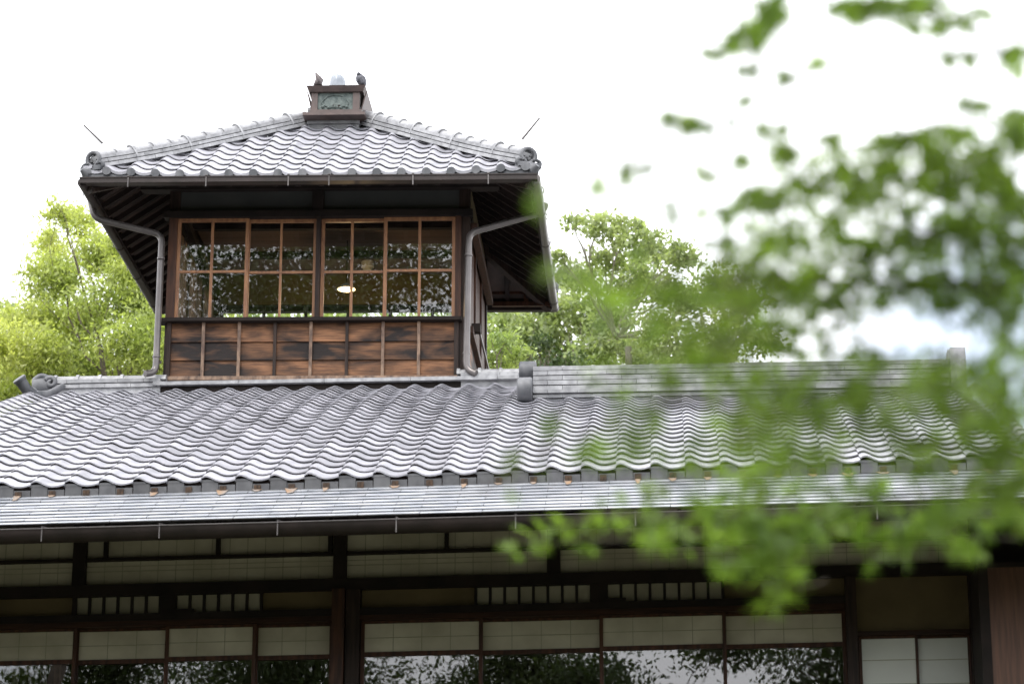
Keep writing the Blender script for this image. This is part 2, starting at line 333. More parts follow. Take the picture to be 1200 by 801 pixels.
# --- front wall
def ZW(y): return at(500, y, YW).z - KM*(at(500, y, YW).x+1.2)
def XW(x, y=700): return at(x, y, YW).x
zt = ZW(618); zs1 = ZW(644.5); zs0 = ZW(647.5); zb1 = ZW(676.5); zb0 = ZW(689.5); zk1 = ZW(711.5); zk0 = ZW(726); zp0 = ZW(762.5); zr0 = ZW(767)
FL = gz(0, 21)+.75
def wbox(name, mt, x0, x1, y0, y1, z0, z1, parent=house):
    return MB().box(x0, x1, y0, y1, z0, z1).build(name, mt, parent, warp=wm)
xLft = -9.0
P = [XW(-232), XW(92), XW(398), XW(649), XW(900), XW(1147)]             # upper post centres
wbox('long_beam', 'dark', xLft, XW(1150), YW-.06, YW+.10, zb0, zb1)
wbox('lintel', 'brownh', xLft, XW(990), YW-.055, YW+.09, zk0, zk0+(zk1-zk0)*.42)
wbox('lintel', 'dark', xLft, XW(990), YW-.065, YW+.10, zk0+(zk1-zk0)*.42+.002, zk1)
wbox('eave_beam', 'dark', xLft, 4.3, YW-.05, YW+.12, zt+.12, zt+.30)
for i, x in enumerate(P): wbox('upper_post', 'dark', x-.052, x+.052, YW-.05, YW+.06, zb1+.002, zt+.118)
# transom windows between the upper posts
strut = {0: [], 1: [XW(122), XW(254), XW(386)], 2: [XW(523)], 3: [XW(798)], 4: [XW(1010)]}
def paper_panel(parent, x0, x1, z0, z1, pm, dx, zl, y=YW+.02, offs=0):
    MB().box(x0, x1, y, y+.006, z0, z1).build('paper', pm, parent, warp=wm)
    m = MB(); x = x0+dx*(1-offs)
    while x < x1-.02: m.box(x-.0028, x+.0028, y-.003, y-.0005, z0, z1); x += dx
    for z in zl: m.box(x0, x1, y-.0032, y-.0007, z-.0028, z+.0028)
    if m.v: m.build('lattice', 'lattice', parent, warp=wm)
for i in range(5):
    x0, x1 = P[i]+.054, P[i+1]-.054
    t = MB().box(x0, x1, YW-.035, YW+.05, zs0, zs1).build('transom_window', 'dark', house, warp=wm)
    for s in strut[i]:
        if x0 < s < x1: MB().box(s-.016, s+.016, YW-.034, YW+.04, zs1+.001, zt+.11).build('strut', 'dark', t, warp=wm)
    paper_panel(t, x0, x1, zs1+.001, zt+.11, 'paper', .145, [])
    paper_panel(t, x0, x1, zb1+.002, zs0-.001, 'paper', .145, [zb1+(zs0-zb1)*.60, zb1+(zs0-zb1)*.80, zb1+(zs0-zb1)*.1])
# lower posts
def vpost(name, mt, xa, xb, y0, y1, z0, z1): return MB().box(XW(xa), XW(xb), y0, y1, z0, z1).build(name, mt, house, warp=wm)
vpost('post', 'brown', 391, 405.5, YW-.11, YW-.01, FL-.7, zb0-.002)
vpost('post', 'darkv', 407, 423, YW-.075, YW+.04, FL-.7, zb0-.002)
vpost('post', 'brown', -26, -10, YW-.11, YW-.01, FL-.7, zb0-.002)
vpost('post', 'darkv', 990, 1002.5, YW-.09, YW+.03, FL-.7, zb0-.002)
vpost('post', 'darkv', 1135, 1140, YW-.07, YW+.03, FL-.7, zb0-.002)
# band of plaster and slatted vents under the beam
def plaster(xa, xb, za, zb): MB().box(XW(xa), XW(xb), YW+.0, YW+.03, za, zb).build('plaster_panel', 'plaster_brown', house, warp=wm)
plaster(-10, 86, zk1, zb0); plaster(307, 391, zk1, zb0); plaster(424, 556, zk1, zb0); plaster(849, 990, zk1, zb0)
def vent(xa, xb, nb):
    f_ = MB(); A_, B_ = XW(xa), XW(xb); pc = (B_-A_)/nb
    for k in range(nb+1): f_.box(A_+k*pc-.011, A_+k*pc+.011, YW-.045, YW-.015, zk1+.001, zb0-.001)
    f_.box(A_, B_, YW-.014, YW-.004, zk1+.001, zk1+.006).box(A_, B_, YW-.044, YW-.016, zk1-.004, zk1+.002)
    v = f_.build('slatted_vent', 'dark', house, warp=wm)
    MB().box(A_, B_, YW+.01, YW+.016, zk1+.001, zb0-.001).build('paper', 'paper', v, warp=wm)
vent(90, 189, 6); vent(207, 307, 6); vent(558, 693, 8); vent(711, 847, 8)
for xa, xb in ((189, 207), (693, 711), (86.5, 90), (556.5, 558)): MB().box(XW(xa), XW(xb), YW-.05, YW+.04, zk1+.001, zb0-.001).build('short_post', 'dark', house, warp=wm)
for xa in (207.5, 711.5): MB().box(XW(xa), XW(xa+22), YW-.06, YW-.0465, zk1+.001, zk1+.03).build('latch_block', 'dark', house, warp=wm)
# sliding windows: paper on top, glass below
def sliding(xa, xb, back=0):
    A_, B_ = XW(xa), XW(xb); y = YW-.02+back*.045; sw = .030
    f_ = MB(); zt_, z_b = zk0-.001, FL+.02
    f_.box(A_, A_+sw, y, y+.035, z_b, zt_); f_.box(B_-sw, B_, y, y+.035, z_b, zt_)
    f_.box(A_+sw, B_-sw, y+.001, y+.034, zr0-.004, zp0+.001); f_.box(A_+sw, B_-sw, y+.001, y+.034, z_b, z_b+.25); f_.box(A_+sw, B_-sw, y+.001, y+.034, zk0-.022, zt_)
    s_ = f_.build('sliding_window', 'brown', house, warp=wm)
    paper_panel(s_, A_+sw, B_-sw, zp0+.001, zk0-.022, 'paper', (B_-A_-2*sw)/(3 if xb-xa < 120 else 4), [(zp0+zk0)/2-.01], y=y+.014)
    MB().quad((A_+sw, y+.016, z_b+.25), (B_-sw, y+.016, z_b+.25), (B_-sw, y+.016, zr0-.004), (A_+sw, y+.016, zr0-.004)).build('pane', 'glass', s_, warp=wm)
for i, (a, b) in enumerate(((-10, 93), (90, 199), (196, 302), (299, 391))): sliding(a, b, i % 2)
for i, (a, b) in enumerate(((424, 566), (561, 707), (702, 850), (845, 990))): sliding(a, b, i % 2)
wbox('threshold', 'brownh', xLft, XW(1150), YW-.08, YW+.12, FL-.08, FL)
wbox('base_wall', 'plaster_brown', xLft, 3.7, YW+.02, YW+.08, gz(0, 21)-.1, FL-.08)
wbox('wall', 'plaster_brown', xLft, XW(-30), YW+.0, YW+.06, FL, zb0)
# white papered doors on the right and the wall over them
zd1 = at(1070, 744, YW).z-KM*(XW(1070)+1.2)
MB().box(XW(1003), XW(1134.5), YW+.005, YW+.03, zd1+.035, zb0-.001).build('plaster_panel', 'plaster_brown', house, warp=wm)
MB().box(XW(1003), XW(1134.5), YW-.05, YW+.05, zd1, zd1+.034).build('lintel', 'brownh', house, warp=wm)
for a, b, bk in ((1004, 1073, 0), (1069.5, 1134.5, 1)):
    A_, B_ = XW(a), XW(b); y = YW-.02+bk*.035
    f_ = MB().box(A_, A_+.022, y, y+.03, FL+.02, zd1-.001).box(B_-.022, B_, y, y+.03, FL+.02, zd1-.001).box(A_+.022, B_-.022, y+.001, y+.029, zd1-.022, zd1-.001).box(A_+.022, B_-.022, y+.001, y+.029, FL+.02, FL+.06)
    s_ = f_.build('paper_door', 'brown', house, warp=wm)
    MB().box(A_+.022, B_-.022, y+.012, y+.018, FL+.06, zd1-.022).build('paper', 'paper2', s_, warp=wm)
    m = MB(); zz = zd1-.022-.17
    while zz > FL+.1: m.box(A_+.022, B_-.022, y+.0085, y+.011, zz-.003, zz+.003); zz -= .19
    m.build('lattice', 'lattice', s_, warp=wm)
# right: projecting shutter box of brown boards
bx0 = at(1147, 700, 20.35).x; bz = at(1180, 659, 20.35).z-KM*(at(1180, 659, 20.35).x+1.2)
sbx = MB().box(bx0, bx0+.075, 20.33, YW+.1, FL-.5, bz).box(bx0+.075, 4.3, 20.33, YW+.1, bz-.035, bz).build('shutter_box', 'dark', house, warp=wm)
m = MB(); x = bx0+.076
while x < 4.25: m.box(x, x+.285, 20.345, 20.37, FL-.5, bz-.036); x += .288
m.build('board_panel', mat('plain brown boards', (.13, .062, .036), (.08, .038, .024), rough=.6, scale=6, stretch=(7, 7, .5), island=.15), sbx, warp=wm)
wbox('wall', 'dark', XW(1150), 4.3, YW, YW+.06, FL, 6.92)
# side, back walls, gables, inner room
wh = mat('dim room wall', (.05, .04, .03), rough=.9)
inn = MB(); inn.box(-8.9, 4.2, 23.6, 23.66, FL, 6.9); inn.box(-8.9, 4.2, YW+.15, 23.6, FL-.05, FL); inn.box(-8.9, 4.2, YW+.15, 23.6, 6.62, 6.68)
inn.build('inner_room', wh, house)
m = MB(); m.box(-9.06, -9.0, YW, 29.8, gz(0, 21)-.1, 6.9); m.box(4.3, 4.36, YW, 29.8, gz(0, 21)-.1, 6.9); m.box(-9, 4.3, 29.74, 29.8, gz(0, 21)-.1, 6.9)
m.build('outer_wall', 'plaster_brown', house)
for gx, yr_, nn_ in ((XL+.35, YR, 28), (XM-.05, YR, 28), (XR-.35, YR2, 19)):
    prof = [(YE+5.7*i/28, Z0+hroof(5.7*i/28)-.13) for i in range(nn_+1)]
    pts = [(YE+1.3, 6.92)]+prof[7:]+[(2*yr_-y_, z_) for y_, z_ in prof[::-1][1:-7]]+[(2*yr_-YE-1.3, 6.92)]
    n_ = len(pts); V = [(gx-.03, a, b) for a, b in pts]+[(gx+.03, a, b) for a, b in pts]
    MB().add(V, [tuple(range(n_)), tuple(range(2*n_-1, n_-1, -1))]+[(i, n_+i, n_+(i+1) % n_, (i+1) % n_) for i in range(n_)]).build('gable_wall', 'plaster_brown', house)
m = MB()
for k in range(16): m.box(-7.0+k*.12, -6.95+k*.12, 22.1, 22.15, FL, 6.6)
m.build('inner_screen', 'batten', house)

# ------------------------------------------------------------------ ridges of the main roof
ZR = Z0+hroof(5.7)                                                      # 9.25
def noshi(mb, p, q, halfw, z0, zs, tl=.26, over=.0):
    """stacked flat ridge tiles between p and q; zs = list of (height, extra half width)"""
    p = Vector(p); q = Vector(q); d = q-p; Lh = d.length; d.normalize(); s = Vector((0, 0, 1)).cross(d).normalized(); uz = d.cross(s) if d.cross(s).z > 0 else -d.cross(s)
    z = z0
    for i, (h_, e) in enumerate(zs):
        a = -(i % 2)*tl/2
        while a < Lh:
            a0 = max(a, 0); a1 = min(a+tl-.0035, Lh)
            if a1-a0 > .01:
                hw = halfw+e+(.008 if i % 2 else 0); base = p+d*a0; en = p+d*a1; j = rng.uniform(-.0015, .0015)
                V = [b+s*(sg*(hw+j))+uz*(z+zz) for b in (base, en) for zz in (0.0, h_) for sg in (-1, 1)]
                mb.add(V, [(0, 2, 3, 1), (4, 5, 7, 6), (0, 1, 5, 4), (2, 6, 7, 3), (0, 4, 6, 2), (1, 3, 7, 5)])
            a += tl
        z += h_
        if i < len(zs)-1: # dark mortar line between the courses
            V = [b+s*(sg*(halfw+e-.035))+uz*(z+zz) for b in (p, q) for zz in (0, .009) for sg in (-1, 1)]
            mb.add(V, [(0, 2, 3, 1), (4, 5, 7, 6), (0, 1, 5, 4), (2, 6, 7, 3), (0, 4, 6, 2), (1, 3, 7, 5)]); z += .009
    return z
def caps(mb, p, q, r, z, ring=.235, rr=1.22, rw=.03, flat=1.0):
    p = Vector(p)+Vector((0, 0, z)); q = Vector(q)+Vector((0, 0, z)); d = q-p; Lh = d.length; d.normalize(); a = 0; nn = max(1, round(Lh/ring)); st = Lh/nn
    for i in range(nn):
        jz = Vector((0, 0, rng.uniform(-.002, .002)))
        mb.half(p+d*(i*st)+jz, p+d*((i+1)*st-.004)+jz, r, flat=flat); mb.half(p+d*(i*st-rw/2)+jz, p+d*(i*st+rw/2)+jz, r*rr, flat=flat)
xa, xb = at(66, 445, YR).x, at(190, 445, YR).x
zsL = [(.039, 0), (.039, 0)]
mb = MB(); zz = noshi(mb, (xa, YR, ZR-.0), (xb, YR, ZR+.0), .105, .055, zsL); mb.box(xa, xb, YR-.085, YR+.085, ZR-.1, ZR+.055)
caps(mb, (xa, YR, ZR), (xb+.05, YR, ZR), .062, zz); ridgeL = mb.build('ridge', 'ridge', house, smooth=True)
xc, xd = at(541, 440, YR).x, at(608, 440, YR).x
mb = MB(); zz = noshi(mb, (xc, YR, ZR), (xd, YR, ZR), .105, .055, zsL); mb.box(xc, xd, YR-.085, YR+.085, ZR-.1, ZR+.055)
caps(mb, (xc-.03, YR, ZR), (xd+.03, YR, ZR), .062, zz, ring=.185); mb.build('ridge', 'ridge', house, smooth=True)
# flashing strip under the tower's front
mb = MB(); x = at(182, 448, YR).x
while x < xd: mb.box(x, min(x+.86, xd)-.004, YR-.13, YR+.06, ZR+.062, ZR+.098); x += .86
mb.build('ridge_flashing', 'ridge', house)
mb = MB().box(xb, xd, YR-.07, YR+.05, ZR-.1, ZR+.061).build('ridge_bed', 'dark', house)
# tall ridge on the right
FYR = YR2-.22; xe, xf = at(626, 440, YR2).x, at(1111, 440, YR2).x
zb_ = at(640, 465.5, FYR).z; zt_ = at(640, 430.5, YR2).z; zc = zt_-.045
hb = .030; nb5 = 5; h5 = (zc-zb_-2*hb-.009*6)/5
mb = MB(); zz = noshi(mb, (xe, YR2, zb_), (xf, YR2, zb_), .15, 0, [(hb, .07), (hb, .085)]+[(h5, .055-.004*i) for i in range(5)], tl=.27)
mb.box(xe, xf, YR2-.19, YR2+.19, zb_-.25, zb_-.003)
caps(mb, (xe, YR2, zb_), (xf, YR2, zb_), .085, zz, ring=.28, rr=1.16, flat=.55); mb.build('ridge', 'ridge', house, smooth=True)
mb = MB().box(xf+.002, xf+.14, YR2-.25, YR2+.25, zb_-.12, zt_+.045)
mb.half((xf+.002, YR2, zt_+.047), (xf+.14, YR2, zt_+.047), .14, flat=.3); mb.build('ridge_end_block', 'ridge', house, smooth=True)
def drum(x0, x1, y, z, r):
    mb = MB(); k = .012
    mb.lathe((x0, y, z), [(r-.03, .004), (r-k, 0), (r, k), (r, (x1-x0)-k), (r-k, x1-x0), (r-.03, x1-x0-.004)], 36, axis=(1, 0, 0))
    return mb.build('ridge_drum', 'drum', house, smooth=True)
q_ = at(617.5, 435.5, YR2-.02); drum(at(608, 433, YR2-.1).x, at(628, 433, YR2-.1).x, q_.y, q_.z, .098)
q_ = at(615, 457.5, YR2-.27); drum(at(606, 458, YR2-.3).x, at(624, 458, YR2-.3).x, q_.y, q_.z, .122)
# left gable end ornament
ox = at(50, 455, 25.3)
mb = MB()
def spiral(c, r0, turns, th, tube_r, a0=0, ax=(1, 0), n=26):
    pts = []; rs = []
    for i in range(n):
        t = i/(n-1); a = a0+turns*2*math.pi*t; r = r0*(1-.82*t)
        pts.append(Vector(c)+Vector((r*math.cos(a)*ax[0], -.02*t+r*math.cos(a)*ax[1], r*math.sin(a)))); rs.append(tube_r*(1-.45*t))
    return pts, rs
cz = at(50, 450, 25.3).z
p_, r_ = spiral((ox.x-.02, 25.30, cz+.01), .088, 1.3, 0, .034, a0=-.4); mb.tube(p_, r_, 10)
p_, r_ = spiral((ox.x+.09, 25.26, cz+.0), .06, -1.2, 0, .028, a0=2.6); mb.tube(p_, r_, 10)
p_, r_ = spiral((ox.x-.10, 25.26, cz-.10), .05, 1.2, 0, .024, a0=-.6); mb.tube(p_, r_, 10)
mb.lathe((ox.x-.1, YR-.13, cz-.03), [(.02, 0), (.115, .0), (.125, .02), (.125, .16), (.1, .2)], 20, axis=(1, 0, .1))
mb.build('ridge_end_ornament', 'drum', house, smooth=True)
mb = MB()
a_ = at(28, 449, 24.95); pts = [at(24, 446, 24.9), at(31, 456, 24.95), at(42, 464, 25.0), at(58, 462, 25.1), at(74, 452, 25.3)]
mb.tube(pts, [.060, .056, .052, .045, .03], 16)
mb.lathe(pts[0], [(.060, 0), (.069, .004), (.069, .026), (.06, .032), (.03, .032)], 20, axis=(pts[0]-pts[1]))
mb.build('verge_horn', 'drum', house, smooth=True)
# verge cover tiles along both gables
for xv, n0_, n1_ in ((XL, 0, 28), (XR, 0, 19), (XM, 19, 28)):
    mb = MB()
    for c in range(n0_, n1_):
        t0, t1 = 5.7*c/28, 5.7*(c+1)/28
        mb.half((xv, YE+t0, Z0+hroof(t0)+.040), (xv, YE+t1, Z0+hroof(t1)+.022), .05, n=6)
    mb.build('verge_tiles', 'tile', house, warp=wroof, smooth=True)

# ================================================================== LOOKOUT TOWER
TX0, TX1, TY0, TY1 = -5.075, -1.985, 25.6, 28.15
tower = thing('lookout_tower', 'square timber lookout room with glazed front and hipped tile roof above the house', 'tower', (-3.53, 26.87, ZR))
KT = -.0145
def wt(p): return (p[0], p[1], p[2]+KT*(p[0]+3.55))
def ZT(y, Y=TY0): q = at(370, y, Y); return q.z-KT*(q.x+3.55)
def XT(x, y=320, Y=TY0): return at(x, y, Y).x
def tb(name, mt, x0, x1, y0, y1, z0, z1, parent=None, **k): return MB().box(x0, x1, y0, y1, z0, z1).build(name, mt, parent or tower, warp=wt, **k)
zB = ZT(443.5); zS0 = ZT(378.5); zS1 = ZT(374.5); zW1 = ZT(259.5); zWt = ZT(255.5); zH0 = ZT(251); zP1 = ZT(222); zTop = 11.62
# corner posts
for (xa, xb, ya, yb) in ((TX0, TX0+.11, TY0, TY0+.11), (TX1-.11, TX1, TY0, TY0+.11), (TX0, TX0+.11, TY1-.11, TY1), (TX1-.11, TX1, TY1-.11, TY1)):
    tb('corner_post', 'darkv', xa, xb, ya, yb, zB-.6, zTop)
for xa, xb in ((196.5, 206.5), (533.5, 540.5)):
    tb('window_jamb', 'brown', XT(xa), XT(xb), TY0-.03, TY0+.05, zS1, zWt+.01)
tb('head_rail', 'dark', TX0-.05, TX1+.03, TY0-.05, TY0+.06, zWt+.002, zH0+.03)
tb('upper_beam', 'dark', TX0-.3, TX1+.3, TY0-.06, TY0+.08, zP1-.01, zTop+.05)
for xa, xb in ((TX0+.11, XT(364)), (XT(378), TX1-.11)): tb('plaster_panel', 'plaster_dark', xa, xb, TY0+.02, TY0+.04, zH0+.03, zP1-.011)
tb('center_post', 'dark', XT(364)+.002, XT(378)-.002, TY0-.035, TY0+.05, zH0+.031, zP1-.012)
tb('center_post', 'darkv', XT(370.2), XT(375.2), TY0-.045, TY0+.05, zS1+.001, zWt)
tb('sill', 'dark', XT(189.5), XT(542), TY0-.10, TY0+.06, zS0, zS1)
# sashes
zMid = ZT(317.5); sx = [206.5, 289, 369.8, 451, 533.5]
mids = [247.5, 328, 411.5, 491.5]
for i in range(4):
    A_, B_ = XT(sx[i]-(1.5 if i in (1, 3) else 0)), XT(sx[i+1]+(1.5 if i in (0, 2) else 0))
    if i == 1: B_ = XT(370)
    if i == 2: A_ = XT(375.4)
    y = TY0-.01+(.0 if i in (0, 3) else .035); sw = .034
    f_ = MB().box(A_, A_+sw, y, y+.03, zS1, zWt).box(B_-sw, B_, y, y+.03, zS1, zWt).box(A_+sw, B_-sw, y+.001, y+.029, zWt-.035, zWt).box(A_+sw, B_-sw, y+.001, y+.029, zS1, zS1+.028)
    s_ = f_.build('window_sash', 'sash', tower, warp=wt)
    xm = XT(mids[i]); mt_ = .011 if i == 1 else .014
    MB().box(xm-mt_, xm+mt_, y+.002, y+.027, zS1+.028, zWt-.035).box(A_+sw, B_-sw, y+.004, y+.025, zMid-.013, zMid+.013).build('muntin', 'sash', s_, warp=wt)
    MB().quad((A_+sw, y+.014, zS1+.028), (B_-sw, y+.014, zS1+.028), (B_-sw, y+.014, zWt-.035), (A_+sw, y+.014, zWt-.035)).build('pane', 'glass', s_, warp=wt)
# wainscot: three rows of lapped boards behind battens
bxs = [198, 238.5, 280.5, 322.5, 364.5, 406.8, 449, 491, 535]
rows = [ZT(442.5), ZT(422), ZT(400.5), zS0]
for k in range(8):
    a, b = XT(bxs[k], 410), XT(bxs[k+1], 410)
    m = MB()
    for r_i in range(3):
        z0_, z1_ = rows[r_i], rows[r_i+1]+.008; j = rng.uniform(0, .004)
        V = [(a, TY0-.020-j, z0_), (b, TY0-.020-j, z0_), (b, TY0-.003, z1_), (a, TY0-.003, z1_), (a, TY0+.005, z0_), (b, TY0+.005, z0_)]
        m.add(V, [(0, 1, 2, 3), (4, 5, 1, 0)])
    m.build('board_panel', 'siding', tower, warp=wt)
for k, bxp in enumerate(bxs):
    xx = XT(bxp, 410); wd = .030 if 0 < k < 8 else .045
    tb('batten', 'batten' if k in (1, 2, 4, 6, 7) else 'darkv', xx-wd/2, xx+wd/2, TY0-.05, TY0-.02, rows[0], zS0-.001)
tb('bottom_rail', 'batten', XT(189), XT(541), TY0-.075, TY0+.04, zB-.03, rows[0])
# side and rear walls
def sidewall(xs_, face):
    m = MB(); y = TY0+.11
    while y < TY1-.12: m.box(xs_, xs_+.03, y, min(y+.2, TY1-.12)-.004, zB-.9, 9.98); y += .2
    m.build('board_panel', 'siding', tower, warp=wt)
    for ya in (TY0+.11, 26.45, 27.3):
        tb('side_post', 'brown', xs_-.01, xs_+.05, ya, ya+.06, 9.98, 11.2)
    tb('side_wall', 'plaster_brown', xs_, xs_+.03, TY0+.11, TY1-.11, 11.2, 11.6)
    tb('side_rail', 'brown', xs_-.03*face, xs_+.05+.03*face, TY0+.11, TY1-.11, 9.95, 10.02)
    tb('side_beam', 'dark', xs_-.02, xs_+.06, TY0+.11, TY1-.11, 11.14, 11.24)
sidewall(TX1-.05, 1); sidewall(TX0+.02, 0)
# right side: solid shutters fill the openings; left likewise but pale slats inside
m = MB(); y = TY0+.12
while y < TY1-.15: m.box(TX1-.045, TX1-.02, y, y+.135, 10.02, 11.14); y += .14
m.build('shutter', 'brown', tower, warp=wt)
m = MB(); y = TY0+.12
while y < TY1-.15: m.box(TX0+.03, TX0+.055, y, y+.10, 10.02, 11.14); y += .17
m.build('shutter', 'batten', tower, warp=wt)
# shutter rail on the right side wall and slanting rod
tb('shutter_rail', 'brown', TX1+.002, TX1+.07, TY0+.05, TY1-.1, 11.02, 11.10)
MB().tube([at(560, 381, 25.9), at(572.5, 433, 26.9)], .012, 8).build('slanting_rod', 'pipe', tower)
tb('rod_bracket', 'dark', TX1+.001, at(561, 380, 25.9).x+.02, 25.85, 25.95, at(556, 384, 25.9).z-.03, at(556, 379, 25.9).z+.01)
# rear wall: low wide window under plaster
zRW = at(400, 358.5, TY1).z
tb('rear_wall', 'interior', TX0+.11, TX1-.11, TY1-.06, TY1-.03, zRW, 11.6)
tb('rear_wall', 'interior', TX0+.11, TX1-.11, TY1-.06, TY1-.03, zB-.8, 9.9)
rf_ = MB()
for xx in np.linspace(TX0+.12, TX1-.15, 7): rf_.box(xx, xx+.035, TY1-.055, TY1-.03, 9.93, zRW-.011)
rf_.box(TX0+.11, TX1-.11, TY1-.057, TY1-.028, zRW-.010, zRW); rf_.box(TX0+.11, TX1-.11, TY1-.057, TY1-.028, 9.9, 9.93)
rw_ = rf_.build('rear_window', 'dark', tower, warp=wt)
tb('ceiling', 'ceil', TX0+.11, TX1-.11, TY0+.11, TY1-.11, 11.38, 11.40)
m = MB()
for yy in (26.35, 27.25): m.box(TX0+.1, TX1-.1, yy, yy+.07, 11.31, 11.379)
m.build('ceiling_beam', 'dark', tower, warp=wt)
tb('floor', 'ceil', TX0, TX1, TY0+.11, TY1-.11, 9.42, 9.45)
# inner diagonal brace and plaster on the left inner wall
m = MB(); m.beam((TX0+.12, TY0+.15, 11.25), (TX0+.12, 27.6, 11.05), .06, .09); m.build('inner_beam', 'dark', tower, warp=wt)

# tower eaves: plan 4.6 x 4.25
EX0, EX1, EY0, EY1 = -5.80, -1.262, 24.76, 28.73
ECX, ECY = (EX0+EX1)/2, (EY0+EY1)/2
RX0, RX1 = -3.83, -3.24; ZE, ZRT = 11.285, 12.61
HX = (EX1-EX0)/2; RUNX = RX0-EX0; RUNY = ECY-EY0
def hfr(t): return (ZRT-ZE)*(t/RUNY) 
def hsd(t): return (ZRT-ZE)*(t/RUNX)
def sori(p):                                                            # corners lift a little
    u = abs(p[0]-ECX)/HX; v = abs(p[1]-ECY)/(RUNY); s_ = .05*max(0, u-.6)*max(0, v-.6)/.16
    q = (p[0], p[1], p[2]+s_); return wt(q)
TP = .2465; a0t = at(123.7, 198, EY0).x-.12*TP
# front
troof = tile_field((0, EY0, ZE), (1, 0, 0), (0, 1, 0), hfr, RUNY, 10, a0t-2*TP, TP, 22, lambda t: EX0+t*RUNX/RUNY, lambda t: EX1-t*(EX1-RX1)/RUNY, amp=1.05, lift=.030, low=.008).build('tiled_roof', 'tile', tower, warp=sori, smooth=True)
tile_field((0, EY1, ZE), (-1, 0, 0), (0, -1, 0), hfr, RUNY, 10, -EX1, TP, 19, lambda t: -EX1+t*RUNX/RUNY, lambda t: -EX0-t*RUNX/RUNY).build('tiled_roof', 'tile', tower, warp=sori, smooth=True)
tile_field((EX0, 0, ZE), (0, -1, 0), (1, 0, 0), hsd, RUNX, 10, -EY1, TP, 18, lambda t: -EY1+t*RUNY/RUNX, lambda t: -EY0-t*RUNY/RUNX).build('tiled_roof', 'tile', tower, warp=sori, smooth=True)
tile_field((EX1, 0, ZE), (0, 1, 0), (-1, 0, 0), hsd, RUNX, 10, EY0, TP, 18, lambda t: EY0+t*RUNY/RUNX, lambda t: EY1-t*RUNY/RUNX).build('tiled_roof', 'tile', tower, warp=sori, smooth=True)
# deck below the tiles (four sloping boards) - visible from beneath
dz = .05; d = MB(); OFF = .03
cs = [(EX0+OFF, EY0+OFF), (EX1-OFF, EY0+OFF), (EX1-OFF, EY1-OFF), (EX0+OFF, EY1-OFF)]
V = [(x, y, ZE-dz+.02) for x, y in cs]+[(RX0, ECY, ZRT-dz), (RX1, ECY, ZRT-dz)]
d.add(V, [(0, 1, 5, 4), (1, 2, 5), (2, 3, 4, 5), (3, 0, 4)]); V2 = [(x, y, z-.02) for x, y, z in V]
d.add(V2, [(4, 5, 1, 0), (5, 2, 1), (5, 4, 3, 2), (4, 0, 3)])
# board strips on side eaves to break up the underside
d.build('roof_deck', 'soffit', tower, warp=sori)
# eave discs and edge band of the tower front and sides
m = MB(); x = a0t+.12*TP
discs = []
while x < EX1-.05:
    discs.append(x); x += TP
for x in discs:
    m.lathe((x+.012, EY0+.006, ZE+.030), [(.02, -.018), (.038, -.018), (.044, -.012), (.044, .02)], 18, axis=(0, -1, 0))
for k in range(19):
    xa_ = EX0+.02+k*TP; m.box(xa_, min(xa_+TP-.004, EX1-.01), EY0+.012, EY0+.03, ZE-.045, ZE+.008+.0)
for s_, xx in ((-1, EX0), (1, EX1)):
    y = EY0+.15
    while y < EY1-.05:
        m.lathe((xx-s_*.006, y, ZE+.030), [(.02, .018), (.038, .018), (.044, .012), (.044, -.02)], 14, axis=(s_, 0, 0)); m.box(min(xx-s_*.03, xx-s_*.012), max(xx-s_*.03, xx-s_*.012), y-.12, y+.12, ZE-.04, ZE+.006); y += TP
m.build('eave_discs', 'drum', tower, warp=sori, smooth=True)
# fascia boards behind gutters
MB().box(EX0+.05, EX1-.05, EY0+.04, EY0+.065, ZE-.12, ZE-.046).build('fascia_board', 'dark', tower, warp=sori)
MB().box(EX0+.05, EX1-.05, EY1-.065, EY1-.04, ZE-.098, ZE-.03).build('fascia_board', 'dark', tower, warp=sori)
for xx in (EX0+.04, EX1-.065): MB().box(xx, xx+.025, EY0+.07, EY1-.07, ZE-.11, ZE-.045).build('fascia_board', 'rafter', tower, warp=sori)
# rafters
def copyobj(o, loc, parent):
    c = o.copy(); C.objects.link(c); return c
sl_s = (ZRT-ZE)/RUNX; sl_f = (ZRT-ZE)/RUNY
def rafters_side(sg):
    xe_ = EX0 if sg < 0 else EX1; xw_ = TX0 if sg < 0 else TX1; y = EY0+.22
    while y < EY1-.15:
        dist = min(y-EY0, EY1-y)*(RUNX/RUNY); run = min(abs(xw_-xe_)+.1, dist)
        za = ZE-.105; m = MB()
        m.beam((xe_-sg*.07, y, za+.07*sl_s-.0), (xe_-sg*run, y, za+run*sl_s), .045, .055)
        m.build('rafter', 'rafter', tower, warp=sori)
        y += .232
rafters_side(-1); rafters_side(1)
x = EX0+.3
while x < EX1-.2:
    dist = min(x-EX0, EX1-x); run = min(.9, dist)
    for ye, sg in ((EY0, 1), (EY1, -1)):
        MB().beam((x, ye+sg*.07, ZE-.105+.07*sl_f), (x, ye+sg*run, ZE-.105+run*sl_f), .045, .055).build('rafter', 'rafter', tower, warp=sori)
    x += .232
for cx_, cy_ in cs:                                                     # hip rafters
    sx_ = 1 if cx_ < ECX else -1; sy_ = 1 if cy_ < ECY else -1
    MB().beam((cx_+sx_*.02, cy_+sy_*.02, ZE-.13), (cx_+sx_*.95, cy_+sy_*.95*RUNY/RUNX, ZE-.13+.95*sl_s), .08, .12).build('hip_rafter', 'darkv', tower, warp=sori)
